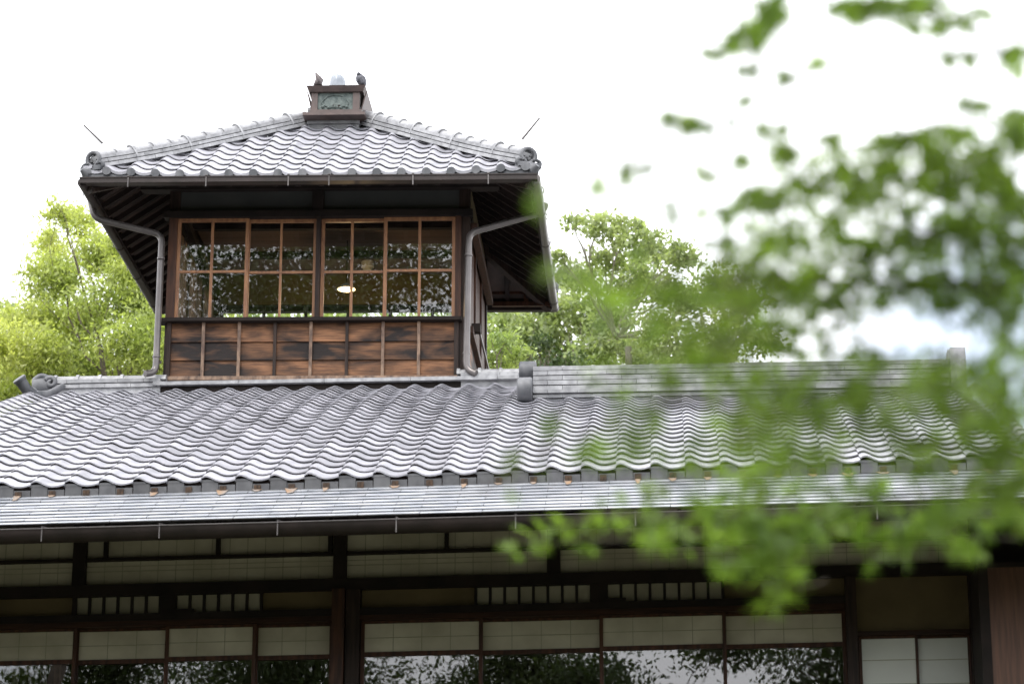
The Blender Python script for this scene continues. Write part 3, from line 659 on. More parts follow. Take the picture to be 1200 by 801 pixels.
MB().box(TX1+.02, EX1-.05, EY1-.16, EY1-.11, ZE-.10, ZE-.05).box(TX1+.38, TX1+.43, EY1-.15, EY1-.115, ZE-.10, ZE+.06).box(TX1+.02, TX1+.40, EY1-.15, EY1-.12, ZE+.045, ZE+.075).build('rear_eave_frame', 'brown', tower, warp=wt)
# gutters of the tower
tg = MB(); x0_, x1_ = EX0-.012, EX1+.012; gy = EY0-.03; zt_ = ZE-.035
tg.box(x0_, x1_, gy-.055, gy-.049, zt_-.052, zt_+.0); tg.box(x0_, x1_, gy-.049, gy+.04, zt_-.052, zt_-.046); tg.box(x0_, x1_, gy+.034, gy+.04, zt_-.046, zt_); tg.box(x0_, x1_, gy-.062, gy-.050, zt_-.004, zt_+.008)
tgo = tg.build('front_gutter', 'copper', tower, warp=wt)
for px_ in (152.5, 243.5, 339.5, 387, 485, 573):
    xx = XT(px_, 210, EY0); MB().box(xx-.006, xx+.006, gy-.070, gy-.063, zt_-.105, zt_-.005).box(xx-.012, xx+.012, gy-.068, gy-.01, zt_+.009, zt_+.018).build('gutter_hook', 'pipe', tgo, warp=wt)
for sg, xx in ((-1, EX0+.005), (1, EX1-.005)):
    m = MB(); y = EY0-.03; zz_ = ZE-.065
    while y < EY1:
        ye = min(y+.95, EY1+.03); m.tube([(xx, y, zz_), (xx, ye-.01, zz_-.0)], .048, 14); m.tube([(xx, ye-.03, zz_), (xx, ye+.0, zz_)], .053, 14); y += .95
    so_ = m.build('side_gutter', 'copper' if sg < 0 else 'pipe', tower, warp=wt, smooth=True)
    for yy in np.arange(EY0+.3, EY1, .75):
        th = [(xx+sg*.06*math.cos(a), yy, zz_+.06*math.sin(a)) for a in np.linspace(-.5, 3.6, 12)]
        MB().tube(th, .005, 6).build('gutter_hook', 'steel', so_, warp=wt)
m = MB().box(EX0-.03, EX1+.03, EY1+.0, EY1+.08, ZE-.10, ZE-.035).build('rear_gutter', 'copper', tower, warp=wt)
# downpipes
def pipe(pts, name='downpipe'):
    o_ = MB().tube(pts, .034, 14).build(name, 'pipe', tower, smooth=True)
    return o_
def rounded(pts, r=.09):
    out = [pts[0]]
    for i in range(1, len(pts)-1):
        a, b, c_ = pts[i-1], pts[i], pts[i+1]; p1 = b+(a-b).normalized()*r; p2 = b+(c_-b).normalized()*r
        for t in np.linspace(0, 1, 6): out.append(p1*(1-t)**2+b*2*t*(1-t)+p2*t*t)
    return out+[pts[-1]]
left = rounded([at(106, 233, 25.4), at(110.5, 256, 25.4), at(190, 275, 25.45), at(182.5, 437, 25.38), at(170, 437.5, 25.30)])
dpl = pipe(left)
right = rounded([at(639, 240, 25.75), at(636, 249, 25.7), at(549.5, 273, 25.45), at(546, 433, 25.40), at(558, 437.5, 25.36)])
dpr = pipe(right)
for dp_, (ax_, ys_) in ((dpl, (lambda y: at(190-(y-275)*.0463, y, 25.43-(y-275)*.0003), (303, 418))), (dpr, (lambda y: at(549.5-(y-273)*.0218, y, 25.44-(y-273)*.0002), (299, 414)))):
    for y in ys_:
        c_ = ax_(y); MB().lathe(c_+Vector((0, 0, -.012)), [(.036, 0), (.040, .003), (.040, .021), (.036, .024)], 16).box(c_.x-.01, c_.x+.01, c_.y+.03, TY0-.001, c_.z-.008, c_.z+.008).build('pipe_clamp', 'pipe', dp_)

# hip ridges and their round end ornaments
def hip(cx_, cy_, rx_):
    p = Vector((cx_, cy_, ZE)); q = Vector((rx_, ECY, ZRT)); dd = (q-p)
    a = p+dd*.055; b = p+dd*.985; lift = Vector((0, 0, .055))
    m = MB(); zz = noshi(m, a+lift*.4, b+lift*.4, .075, 0, [(.035, .012), (.033, .0), (.033, 0)], tl=.24)
    dn = Vector((0, 0, zz)); m.half(a+lift*.4+dn, b+lift*.4+dn, .03)
    Lh = (b-a).length; nn = round(Lh/.245); dr = (b-a).normalized(); st = Lh/nn; base = a+lift*.4+Vector((0, 0, zz*.98))
    for i in range(nn):
        j = Vector((0, 0, rng.uniform(-.003, .003)))
        m.half(base+dr*(i*st)+j, base+dr*((i+1)*st-.004)+j, .062, n=10); m.half(base+dr*(i*st-.014)+j, base+dr*(i*st+.014)+j, .075, n=10)
    for i in range(2, nn, 3):
        m.half(base+dr*(i*st-.012)-Vector((0, 0, .07)), base+dr*(i*st+.012)-Vector((0, 0, .07)), .088, n=10, flat=1.7)
    h_ = m.build('hip_ridge', 'ridge', tower, warp=sori, smooth=True)
    return a, dr
def ornament(a, dr, front):
    out = Vector((-dr.x, -dr.y, 0)).normalized(); face = (out+Vector((0, -.9 if front else .9, 0))).normalized(); s_ = Vector((0, 0, 1)).cross(face).normalized()
    R_ = .074; c_ = a-dr*.02+Vector((0, 0, .115)); m = MB()
    th = [c_+face*.03+s_*(R_*math.cos(t))+Vector((0, 0, R_*math.sin(t))) for t in np.linspace(-.75, math.pi+.75, 26)]
    m.tube(th, [.022]*26, 10)
    m.lathe(c_-face*.05, [(.05, -.05), (.074, 0), (.074, .045), (.056, .056), (.02, .056)], 24, axis=face)
    for sg in (-1, 1):                                                  # curls at the foot
        pp = [c_+face*.03+s_*(sg*(.075+.05*math.sin(t)))+Vector((0, 0, -.075-.035*math.cos(t))) for t in np.linspace(0, 4.6, 14)]
        m.tube(pp, [.024-.0008*i for i in range(14)], 8)
    m.beam(c_+Vector((0, 0, -.115))-s_*.12, c_+Vector((0, 0, -.115))+s_*.12, .16, .05)
    tip = c_-dr*.17+Vector((0, 0, -.075))
    m.tube([c_-dr*.02+Vector((0, 0, -.12)), c_-dr*.12+Vector((0, 0, -.125)), tip], [.075, .06, .02], 8)
    o_ = m.build('hip_end_ornament', 'drum', tower, warp=sori, smooth=True)
    e = MB()                                                            # crest: four small squares set on their corners
    for i in (-1, 1):
        for j in (-1, 1):
            q = c_+face*.016+s_*(i*.019+j*.008)+Vector((0, 0, j*.019-i*.008)); e.beam(q-face*.004, q+face*.008, .028, .028)
    e.build('crest_emblem', 'tile_edge', o_, warp=sori)
for cx_, cy_, rx_ in ((EX0+.0, EY0+.0, RX0), (EX1-.0, EY0+.0, RX1), (EX0, EY1, RX0), (EX1, EY1, RX1)):
    a, dr = hip(cx_, cy_, rx_); ornament(a, dr, cy_ < ECY)
for p_, q_ in (((98.5, 147), (120, 168)), ((632.5, 138), (612, 163))):
    Yr = 25.0; MB().tube([at(*q_, Yr), at(*p_, Yr)], [.014, .010], 6).build('roof_spike', 'steel', tower)
# top ridge block under the finial box
m = MB(); zz = noshi(m, (RX0+.01, ECY, ZRT-.02), (RX1-.01, ECY, ZRT-.02), .15, .0, [(.045, .02), (.043, 0), (.04, 0), (.04, -.01)], tl=.26); m.box(RX0+.02, RX1-.02, ECY-.14, ECY+.14, ZRT-.14, ZRT-.02)
m.build('top_ridge', 'ridge', tower, warp=wt)
FY = ECY-.28                                                            # front face of the copper box
def ZF(y, Y=FY): q = at(396, y, Y); return q.z-KT*(q.x+3.55)
def XF(x, Y=FY): return at(x, 115, Y).x
fb = MB(); yb_ = ECY+.28
fb.box(XF(356), XF(428.5), FY-.05, yb_+.05, ZF(136.5), ZF(133.2)); fb.box(XF(363.5), XF(424.5), FY-.012, yb_, ZF(133.2), ZF(128.8))
# tapered rim
def frust(mb, x0, x1, z0, X0_, X1_, z1, dy0, dy1):
    V = [(x0, FY-dy0, z0), (x1, FY-dy0, z0), (x1, yb_+dy0, z0), (x0, yb_+dy0, z0), (X0_, FY-dy1, z1), (X1_, FY-dy1, z1), (X1_, yb_+dy1, z1), (X0_, yb_+dy1, z1)]
    mb.add(V, [(3, 2, 1, 0), (4, 5, 6, 7), (0, 1, 5, 4), (1, 2, 6, 5), (2, 3, 7, 6), (3, 0, 4, 7)])
frust(fb, XF(362.5), XF(425.5), ZF(108.2), XF(359.5), XF(428.5), ZF(102.4), .02, .06)
for a, b in ((365, 372.2), (413.5, 421.5)): fb.box(XF(a), XF(b), FY, FY+.06, ZF(128.8)+.0, ZF(108.2)); fb.box(XF(a), XF(b), yb_-.06, yb_, ZF(128.8), ZF(108.2))
fbo = fb.build('finial_box', 'copperbox', tower, warp=wt)
m = MB().box(XF(372.2), XF(413.5), FY+.02, FY+.03, ZF(128.8), ZF(108.2))
def fpt(x, y, dy): q = at(x, y, FY); return (q.x, FY+dy, q.z-KT*(q.x+3.55))
m.tube([fpt(392.5+15*math.cos(t)*(1+.12*math.sin(3*t)), 118.2+7.2*math.sin(t), .016) for t in np.linspace(-.2, math.pi*2-.9, 22)], .008, 6)
for t in (0, 1, 2, 3, 4): m.lathe(fpt(378+t*7, 124.5+(t % 2), .012), [(.012, -.01), (.02, 0), (.008, .014)], 8, axis=(0, -1, 0))
m.build('relief_panel', 'patina', fbo, warp=wt, smooth=True)
MB().box(XF(390), XF(393.5), FY+.008, FY+.018, ZF(124.8), ZF(122.6)).box(XF(396), XF(399), FY+.008, FY+.018, ZF(124.8), ZF(122.6)).build('relief_hole', 'dark', fbo, warp=wt)
for sg, px0, px1 in ((1, 422.5, 429.2), (-1, 366, 361)):                 # flaring side flap
    m = MB(); xa_ = XF(px0); xb_ = XF(px1)
    m.add([(xa_, FY+.02, ZF(129)), (xa_, yb_-.02, ZF(129)), (xb_, yb_+.02, ZF(108)), (xb_, FY-.02, ZF(108)), (xa_+sg*.012, FY+.02, ZF(129)), (xa_+sg*.012, yb_-.02, ZF(129)), (xb_+sg*.012, yb_+.02, ZF(108)), (xb_+sg*.012, FY-.02, ZF(108))],
          [(0, 1, 2, 3), (7, 6, 5, 4), (0, 4, 5, 1), (3, 2, 6, 7), (0, 3, 7, 4), (1, 5, 6, 2)])
    m.build('side_flap', 'copperbox', fbo, warp=wt)
q = at(395.5, 103, ECY); base = Vector((q.x, ECY-.02, ZF(102.4)))
MB().lathe(base, [(.086, 0), (.088, .12), (.084, .17), (.078, .205), (.066, .235), (.040, .252), (.012, .256), (.010, .274), (.004, .278)], 64, flute=.045).build('dome', 'zinc', fbo, smooth=True, warp=wt)

# lamp and detector inside the tower
lp = at(406, 339, 26.9)
lamp = thing('pendant_lamp', 'glowing white pendant lamp hanging behind the right half of the tower window', 'lamp', lp)
MB().lathe(lp, [(.022, .065), (.045, .055), (.088, .018), (.096, 0.0), (.086, -.004)], 24).build('lamp_shade', 'white', lamp, smooth=True)
MB().lathe(lp+Vector((0, 0, -.03)), [(.01, 0.008), (.035, .012), (.055, .024), (.062, .032)], 20).build('lamp_bowl', 'lampglass', lamp, smooth=True)
MB().tube([lp+Vector((0, 0, .04)), Vector((lp.x, lp.y, 11.37))], .006, 6).build('cord', 'dark', lamp)
ll = bpy.data.lights.new('lamp_bulb', 'POINT'); ll.energy = 7.0; ll.color = (1, .68, .34); ll.shadow_soft_size = .05
lo_ = bpy.data.objects.new('lamp_bulb', ll); C.objects.link(lo_); lo_.parent = lamp; lo_.location = (0, 0, -.09)
sp_ = at(431, 307, 27.6)
tag(MB().lathe((sp_.x, 27.6, 11.255), [(.03, 0), (.05, .01), (.055, .045), (.07, .055), (.07, .115)], 20).build('smoke_detector', 'white', smooth=True), 'small round white smoke detector on the tower ceiling', 'detector')

# birds on the finial box
def bird(name, label, c_, sg, m_, headup):
    c_ = Vector(c_); t = thing(name, label, 'bird', c_, 'pigeons perched on the roof box')
    me = bpy.data.meshes.new('body')
    # profile lathed along a curved spine then pushed into a bird shape
    if headup: sp = [((-.055*sg, .0, .020), .006), ((-.035*sg, 0, .028), .030), ((-.005*sg, 0, .045), .048), ((.004*sg, -.0, .075), .046), ((-.006*sg, 0, .100), .034), ((-.018*sg, 0, .122), .022), ((-.026*sg, 0, .140), .019), ((-.032*sg, 0, .152), .013), ((-.046*sg, 0, .154), .003)]
    else: sp = [((.050*sg, 0, -.012), .006), ((.040*sg, 0, .015), .026), ((.018*sg, 0, .045), .050), ((.0, -.01, .078), .055), ((-.012*sg, -.018, .104), .042), ((-.018*sg, -.030, .122), .026), ((-.02*sg, -.045, .128), .018), ((-.02*sg, -.062, .122), .004)]
    b_ = MB(); b_.tube([c_+Vector(p) for p, r in sp], [r for p, r in sp], 14)
    b_.build('body', m_, t, smooth=True)
    for s in (-1, 1): MB().tube([c_+Vector((-.004*sg, s*.016, .03)), c_+Vector((-.006*sg, s*.016, .003)), c_+Vector((-.02*sg, s*.02, .001))], [.004, .003, .002], 6).build('leg', 'steel', t)
    for s in (-1, 1): MB().tube([c_+Vector((-.01*sg, s*.038, .09)), c_+Vector((.006*sg, s*.044, .06)), c_+Vector((.022*sg, s*.032, .025)), c_+Vector((.038*sg, s*.016, .008))], [.012, .02, .016, .004], 8).build('wing', m_, t, smooth=True)
ztop = ZF(102.4)
bl = at(373.5, 102.5, FY-.02); br = at(422.5, 102.5, FY-.02)
bird('pigeon', 'grey brown pigeon with raised head on the left edge of the copper finial box', (bl.x, FY-.02, ztop+KT*(bl.x+3.55)+.002), 1, 'feather', True)
bird('pigeon', 'dark slate hunched pigeon on the right edge of the copper finial box', (br.x, FY-.02, ztop+KT*(br.x+3.55)+.002), 1, 'feather2', False)

# ================================================================== TREES
def leaf_mesh(name, P, size, m, parent, kind='diamond', droop=.3, aspect=.55):
    """many small leaf faces at the points P"""
    n_ = len(P); d = rng.normal(size=(n_, 3)); d[:, 2] -= droop; d /= np.linalg.norm(d, axis=1)[:, None]
    nrm = rng.normal(size=(n_, 3)); nrm[:, 2] += .9; nrm -= (nrm*d).sum(1)[:, None]*d; nrm /= np.linalg.norm(nrm, axis=1)[:, None]
    s = np.cross(d, nrm); sz = (np.asarray(size)*rng.uniform(.6, 1.3, n_))[:, None]
    if kind == 'diamond':
        pat = np.array([(-.5, 0, 0), (0, -aspect/2, .08), (.5, 0, 0), (0, aspect/2, .08)])
        fs = [(0, 1, 2, 3)]
    else:                                                               # five lobed maple leaf
        pts = []; lobes = [(-2.15, .42), (-1.15, .78), (-.62, .0), (0, 1.0), (.62, 0), (1.15, .78), (2.15, .42)]
        seq = [(-2.5, .30, 1), (-2.15, .18, 0), (-1.18, .50, 1), (-.85, .24, 0), (-.55, .48+.25, 1), (-.3, .30, 0), (0, 1.0, 1), (.3, .30, 0), (.55, .73, 1), (.85, .24, 0), (1.18, .50, 1), (2.15, .18, 0), (2.5, .30, 1)]
        base = [(-.05, 0, 0)]
        ring = []
        for a, r, tip in [(-2.4, .42, 1), (-1.9, .15, 0), (-1.4, .72, 1), (-1.05, .22, 0), (-.68, .98, 1), (-.34, .25, 0), (0, 1.12, 1), (.34, .25, 0), (.68, .98, 1), (1.05, .22, 0), (1.4, .72, 1), (1.9, .15, 0), (2.4, .42, 1)]:
            ring.append((r*math.cos(a)*.6, r*math.sin(a)*.6, -.10*r if tip else .02))
        pat = np.array(base+ring); fs = [(0, i, i+1) for i in range(1, len(ring))]
    V = (P[:, None, :]+sz[:, None, :]*(d[:, None, :]*pat[None, :, 0:1]+s[:, None, :]*pat[None, :, 1:2]+nrm[:, None, :]*pat[None, :, 2:3])).reshape(-1, 3)
    k = len(pat); Fi = (np.arange(n_)[:, None, None]*k+np.array(fs)[None]).reshape(-1, len(fs[0]))
    me = bpy.data.meshes.new(name); me.vertices.add(len(V)); me.vertices.foreach_set('co', V.ravel().astype(np.float32))
    nf, fl = Fi.shape; me.loops.add(nf*fl); me.loops.foreach_set('vertex_index', Fi.ravel().astype(np.int32))
    me.polygons.add(nf); me.polygons.foreach_set('loop_start', np.arange(nf, dtype=np.int32)*fl); me.polygons.foreach_set('loop_total', np.full(nf, fl, dtype=np.int32))
    me.update(calc_edges=True); me.materials.append(M[m]); o = bpy.data.objects.new(name, me); C.objects.link(o)
    if parent: o.parent = parent; o.matrix_parent_inverse = parent_inv(parent)
    return o
def clump_points(c_, r, n_, sub=9, flat=.75):
    """leaf positions gathered in small sprays through a clump so that gaps remain"""
    c_ = np.array(c_); out = []
    for i in range(sub):
        dvec = rng.normal(size=3); dvec /= np.linalg.norm(dvec); sc = c_+dvec*r*rng.uniform(.25, .95)*np.array([1, 1, flat])
        k = n_//sub; q = rng.normal(size=(k, 3))*r*rng.uniform(.16, .34)*np.array([1.25, 1.25, .8]); out.append(sc+q)
    return np.vstack(out)
def limb(mb, a, b, ra, rb, bend=.15, n_=7):
    a = Vector(a); b = Vector(b); Ld = (b-a).length; off = Vector(rng.normal(size=3))*Ld*bend*.5; off.z = abs(off.z)*.6
    pts = [a.lerp(b, t)+off*math.sin(math.pi*t)+Vector(rng.normal(size=3))*Ld*.012 for t in np.linspace(0, 1, n_)]
    mb.tube(pts, [ra+(rb-ra)*t for t in np.linspace(0, 1, n_)], 7); return pts
def tree(name, label, cat, base, clumps, leafm, barkm, size, dens, group=None, tr=.18, aspect=.55, droop=.3, fork=None, sub=9, twigs=3, kind='diamond'):
    base = Vector((base[0], base[1], gz(base[0], base[1])-.05)); t = thing(name, label, cat, base, group or {'broadleaf_tree': 'trees behind the house', 'garden_tree': 'evergreens of the front garden'}.get(name))
    cen = sum((Vector(c_[:3]) for c_ in clumps), Vector())/len(clumps); low = min(c_[2] for c_ in clumps)
    fork = Vector(fork) if fork else Vector((base.x*.5+cen.x*.5, base.y*.5+cen.y*.5, base.z+(low-base.z)*.75))
    mb = MB(); limb(mb, base, fork, tr, tr*.3, .05, 9); P_ = []
    for c_ in clumps:
        cc = Vector(c_[:3]); r = c_[3]; pts = limb(mb, fork, cc, tr*.13, .007, .16, 9)
        for k in range(twigs+2):
            s = pts[rng.integers(4, 9)]; dv = Vector(rng.normal(size=3)).normalized(); limb(mb, s, cc+dv*r*.8, .007, .003, .2, 6)
        P_.append(clump_points(c_[:3], r, int(dens*r**2.3), sub))
    mb.build('trunk', barkm, t, smooth=True); leaf_mesh('crown', np.vstack(P_), size, leafm, t, kind, droop, aspect)
    return t
def cl(px_, py_, Y, rpx, dy=0):
    q = at(px_, py_, Y+dy); return (q.x, q.y, q.z, rpx/(F/Y)*1.03)
def cls(L_, Y, jit=1.4): return [cl(a, b, Y, r, rng.uniform(-jit, jit)) for a, b, r in L_]
# left yellow-green tree
Y = 37
tree('broadleaf_tree', 'yellow green feathery tree left of the tower with thin fanning branches', 'tree', (at(150, 480, Y).x, Y), cls([(72, 250, 22), (92, 262, 26), (60, 285, 26), (115, 300, 42), (150, 290, 30), (60, 325, 42), (30, 370, 40), (85, 375, 55), (140, 350, 50), (175, 340, 40), (165, 400, 45), (0, 400, 45), (45, 425, 50), (110, 430, 55), (-35, 450, 50), (200, 420, 50), (10, 470, 45), (90, 475, 45), (160, 465, 45), (230, 380, 50)], Y),
     'leaf_yellow', 'bark', .09, 14000, fork=at(150, 520, Y), aspect=.34, droop=.9, tr=.2, sub=12)
tree('broadleaf_tree', 'darker green tree low behind the left gable end', 'tree', (at(-60, 480, 46).x, 46), cls([(10, 440, 35), (-30, 400, 45), (45, 470, 40), (-60, 450, 60), (40, 420, 35), (0, 365, 26), (-40, 350, 30)], 46),
     'leaf_tree', 'bark', .12, 4500, fork=at(-20, 540, 46))
# behind the tower
for i, (a, b, Y, lab) in enumerate(((290, 420, 40, 'green tree seen low through the left panes of the tower'), (420, 425, 42, 'green tree seen low through the middle panes of the tower'), (530, 420, 41, 'green tree seen low through the right panes of the tower'))):
    tree('broadleaf_tree', lab, 'tree', (at(a, b, Y).x, Y), cls([(a-40, b-20, 50), (a, b-40, 48), (a+40, b-25, 50), (a, b+30, 60), (a-50, b+40, 50), (a+50, b+40, 50)], Y), 'leaf_bush', 'bark', .12, 2500, sub=9)
# right group
Y = 36
tree('broadleaf_tree', 'tall light green tree with pale forked trunk behind the house ridge right of the tower', 'tree', (at(735, 480, Y).x, Y), cls([(672, 262, 14), (700, 262, 24), (735, 275, 30), (715, 300, 26), (765, 300, 30), (800, 300, 26), (745, 330, 36), (795, 345, 38), (840, 335, 30), (870, 360, 34), (690, 330, 26), (720, 370, 34), (780, 395, 42), (850, 400, 38), (890, 395, 30), (700, 415, 36), (650, 300, 16)], Y, 1.6),
     'leaf_tree', 'bark_pale', .085, 9500, fork=at(723, 395, Y), tr=.16, sub=11, twigs=4)
tree('broadleaf_tree', 'dense mid green tree between the tower eave and the pale trunked tree', 'tree', (at(650, 480, 41).x, 41), cls([(660, 325, 26), (640, 350, 34), (680, 360, 34), (610, 385, 34), (650, 400, 40), (700, 395, 34), (620, 425, 30), (750, 420, 40), (820, 430, 36), (690, 440, 40)], 41),
     'leaf_tree', 'bark', .10, 7500, sub=10)
tree('round_shrub', 'bright yellow green rounded tree close behind the ridge beside the tower wall', 'tree', (at(592, 480, 33).x, 33), cls([(590, 398, 26), (575, 425, 26), (606, 418, 20), (560, 400, 26), (592, 440, 26)], 33, .5),
     'leaf_bush', 'bark', .065, 9000, sub=14, tr=.1)
tree('broadleaf_tree', 'dark glossy small tree behind the two ridge drums', 'tree', (at(640, 480, 35).x, 35), cls([(632, 402, 20), (645, 425, 24), (625, 432, 16), (668, 430, 22)], 35, .6), 'leaf_dark', 'bark', .075, 6500, sub=9, tr=.08)
# garden trees in front of the house, outside the picture, seen in the glass
tree('garden_tree', 'tall dark evergreen in the garden reflected in the tower windows', 'tree', (-9.0, 7.5), [(-7.0, 8, 15.5, 2.2), (-5.2, 9.5, 14.2, 1.6), (-8.2, 6, 17.5, 2.3), (-5.8, 6, 17.6, 1.8), (-9.5, 8, 15, 2.2), (-4.2, 8.5, 16.5, 1.5), (-6.8, 7, 19.5, 2.0), (-10, 6, 19, 2), (-6.6, 9.6, 12.9, 1.5), (-8.6, 9.5, 13.4, 1.6), (-3.2, 9.6, 14.7, 1.0)],
     'leaf_dark', 'bark', .10, 1600, tr=.25, sub=7)
gp = [(-15, -7, 14.6), (-11, -11, 15.4), (-7, -8, 14.4), (-3.5, -11, 14.6), (-.5, -8.5, 12.7), (3, -11, 13.6), (6, -8, 12.7), (9.5, -11, 13.5), (13.5, -8, 13)]
labs = ['leftmost of the evergreens', 'second evergreen from the left', 'third evergreen from the left', 'fourth evergreen from the left', 'lowest, middle one of the evergreens', 'sixth evergreen from the left', 'seventh evergreen from the left', 'eighth evergreen from the left', 'rightmost of the evergreens']
for i, (x, y, hh) in enumerate(gp):
    tree('garden_tree', labs[i]+' in the garden behind the viewer', 'tree', (x, y), [(x+rng.uniform(-1.6, 1.6), y+rng.uniform(-1, 1), hh*f_+rng.uniform(-.4, .4), r) for f_, r in ((.93, .9), (.86, 1.3), (.8, 1.5), (.72, 1.7), (.66, 1.9), (.58, 2.1), (.5, 2.2), (.42, 2.2), (.34, 2.2), (.26, 2.2), (.18, 2.0))],
         'leaf_dark', 'bark', .11, 2900, tr=.2, sub=16)

for (x, y, hh, lb) in ((-20, -2, 14, 'unseen evergreen added at the left edge of the garden to block side light, nearest the viewer'), (-19, 5, 14, 'unseen evergreen added at the left edge of the garden to block side light, in the middle'), (-18, 13, 14, 'unseen evergreen added at the left edge of the garden to block side light, nearest the house'), (17, -3, 14, 'unseen evergreen added at the right edge of the garden to block side light, nearest the viewer'), (16, 5, 14, 'unseen evergreen added at the right edge of the garden to block side light, in the middle'), (15, 13, 13, 'unseen evergreen added at the right edge of the garden to block side light, nearest the house')):  # unseen trees added at the sides to keep low sky light off the facade
    tree('garden_tree', lb, 'tree', (x, y), [(x+rng.uniform(-1.6, 1.6), y+rng.uniform(-2, 2), gz(x, y)+(hh-gz(x, y))*f_, r) for f_, r in ((.93, 1.2), (.8, 2.0), (.72, 2.4), (.6, 2.6), (.5, 2.7), (.4, 2.7), (.3, 2.7), (.2, 2.6))], 'leaf_dark', 'bark', .3, 260, tr=.25, sub=12)

# ------------------------------------------------------------------ foreground maple
maple = thing('maple_tree', 'green leafed maple close to the viewer with blurred sprays hanging across the right side', 'tree', (2.6, 3.6, gz(2.6, 3.6)))
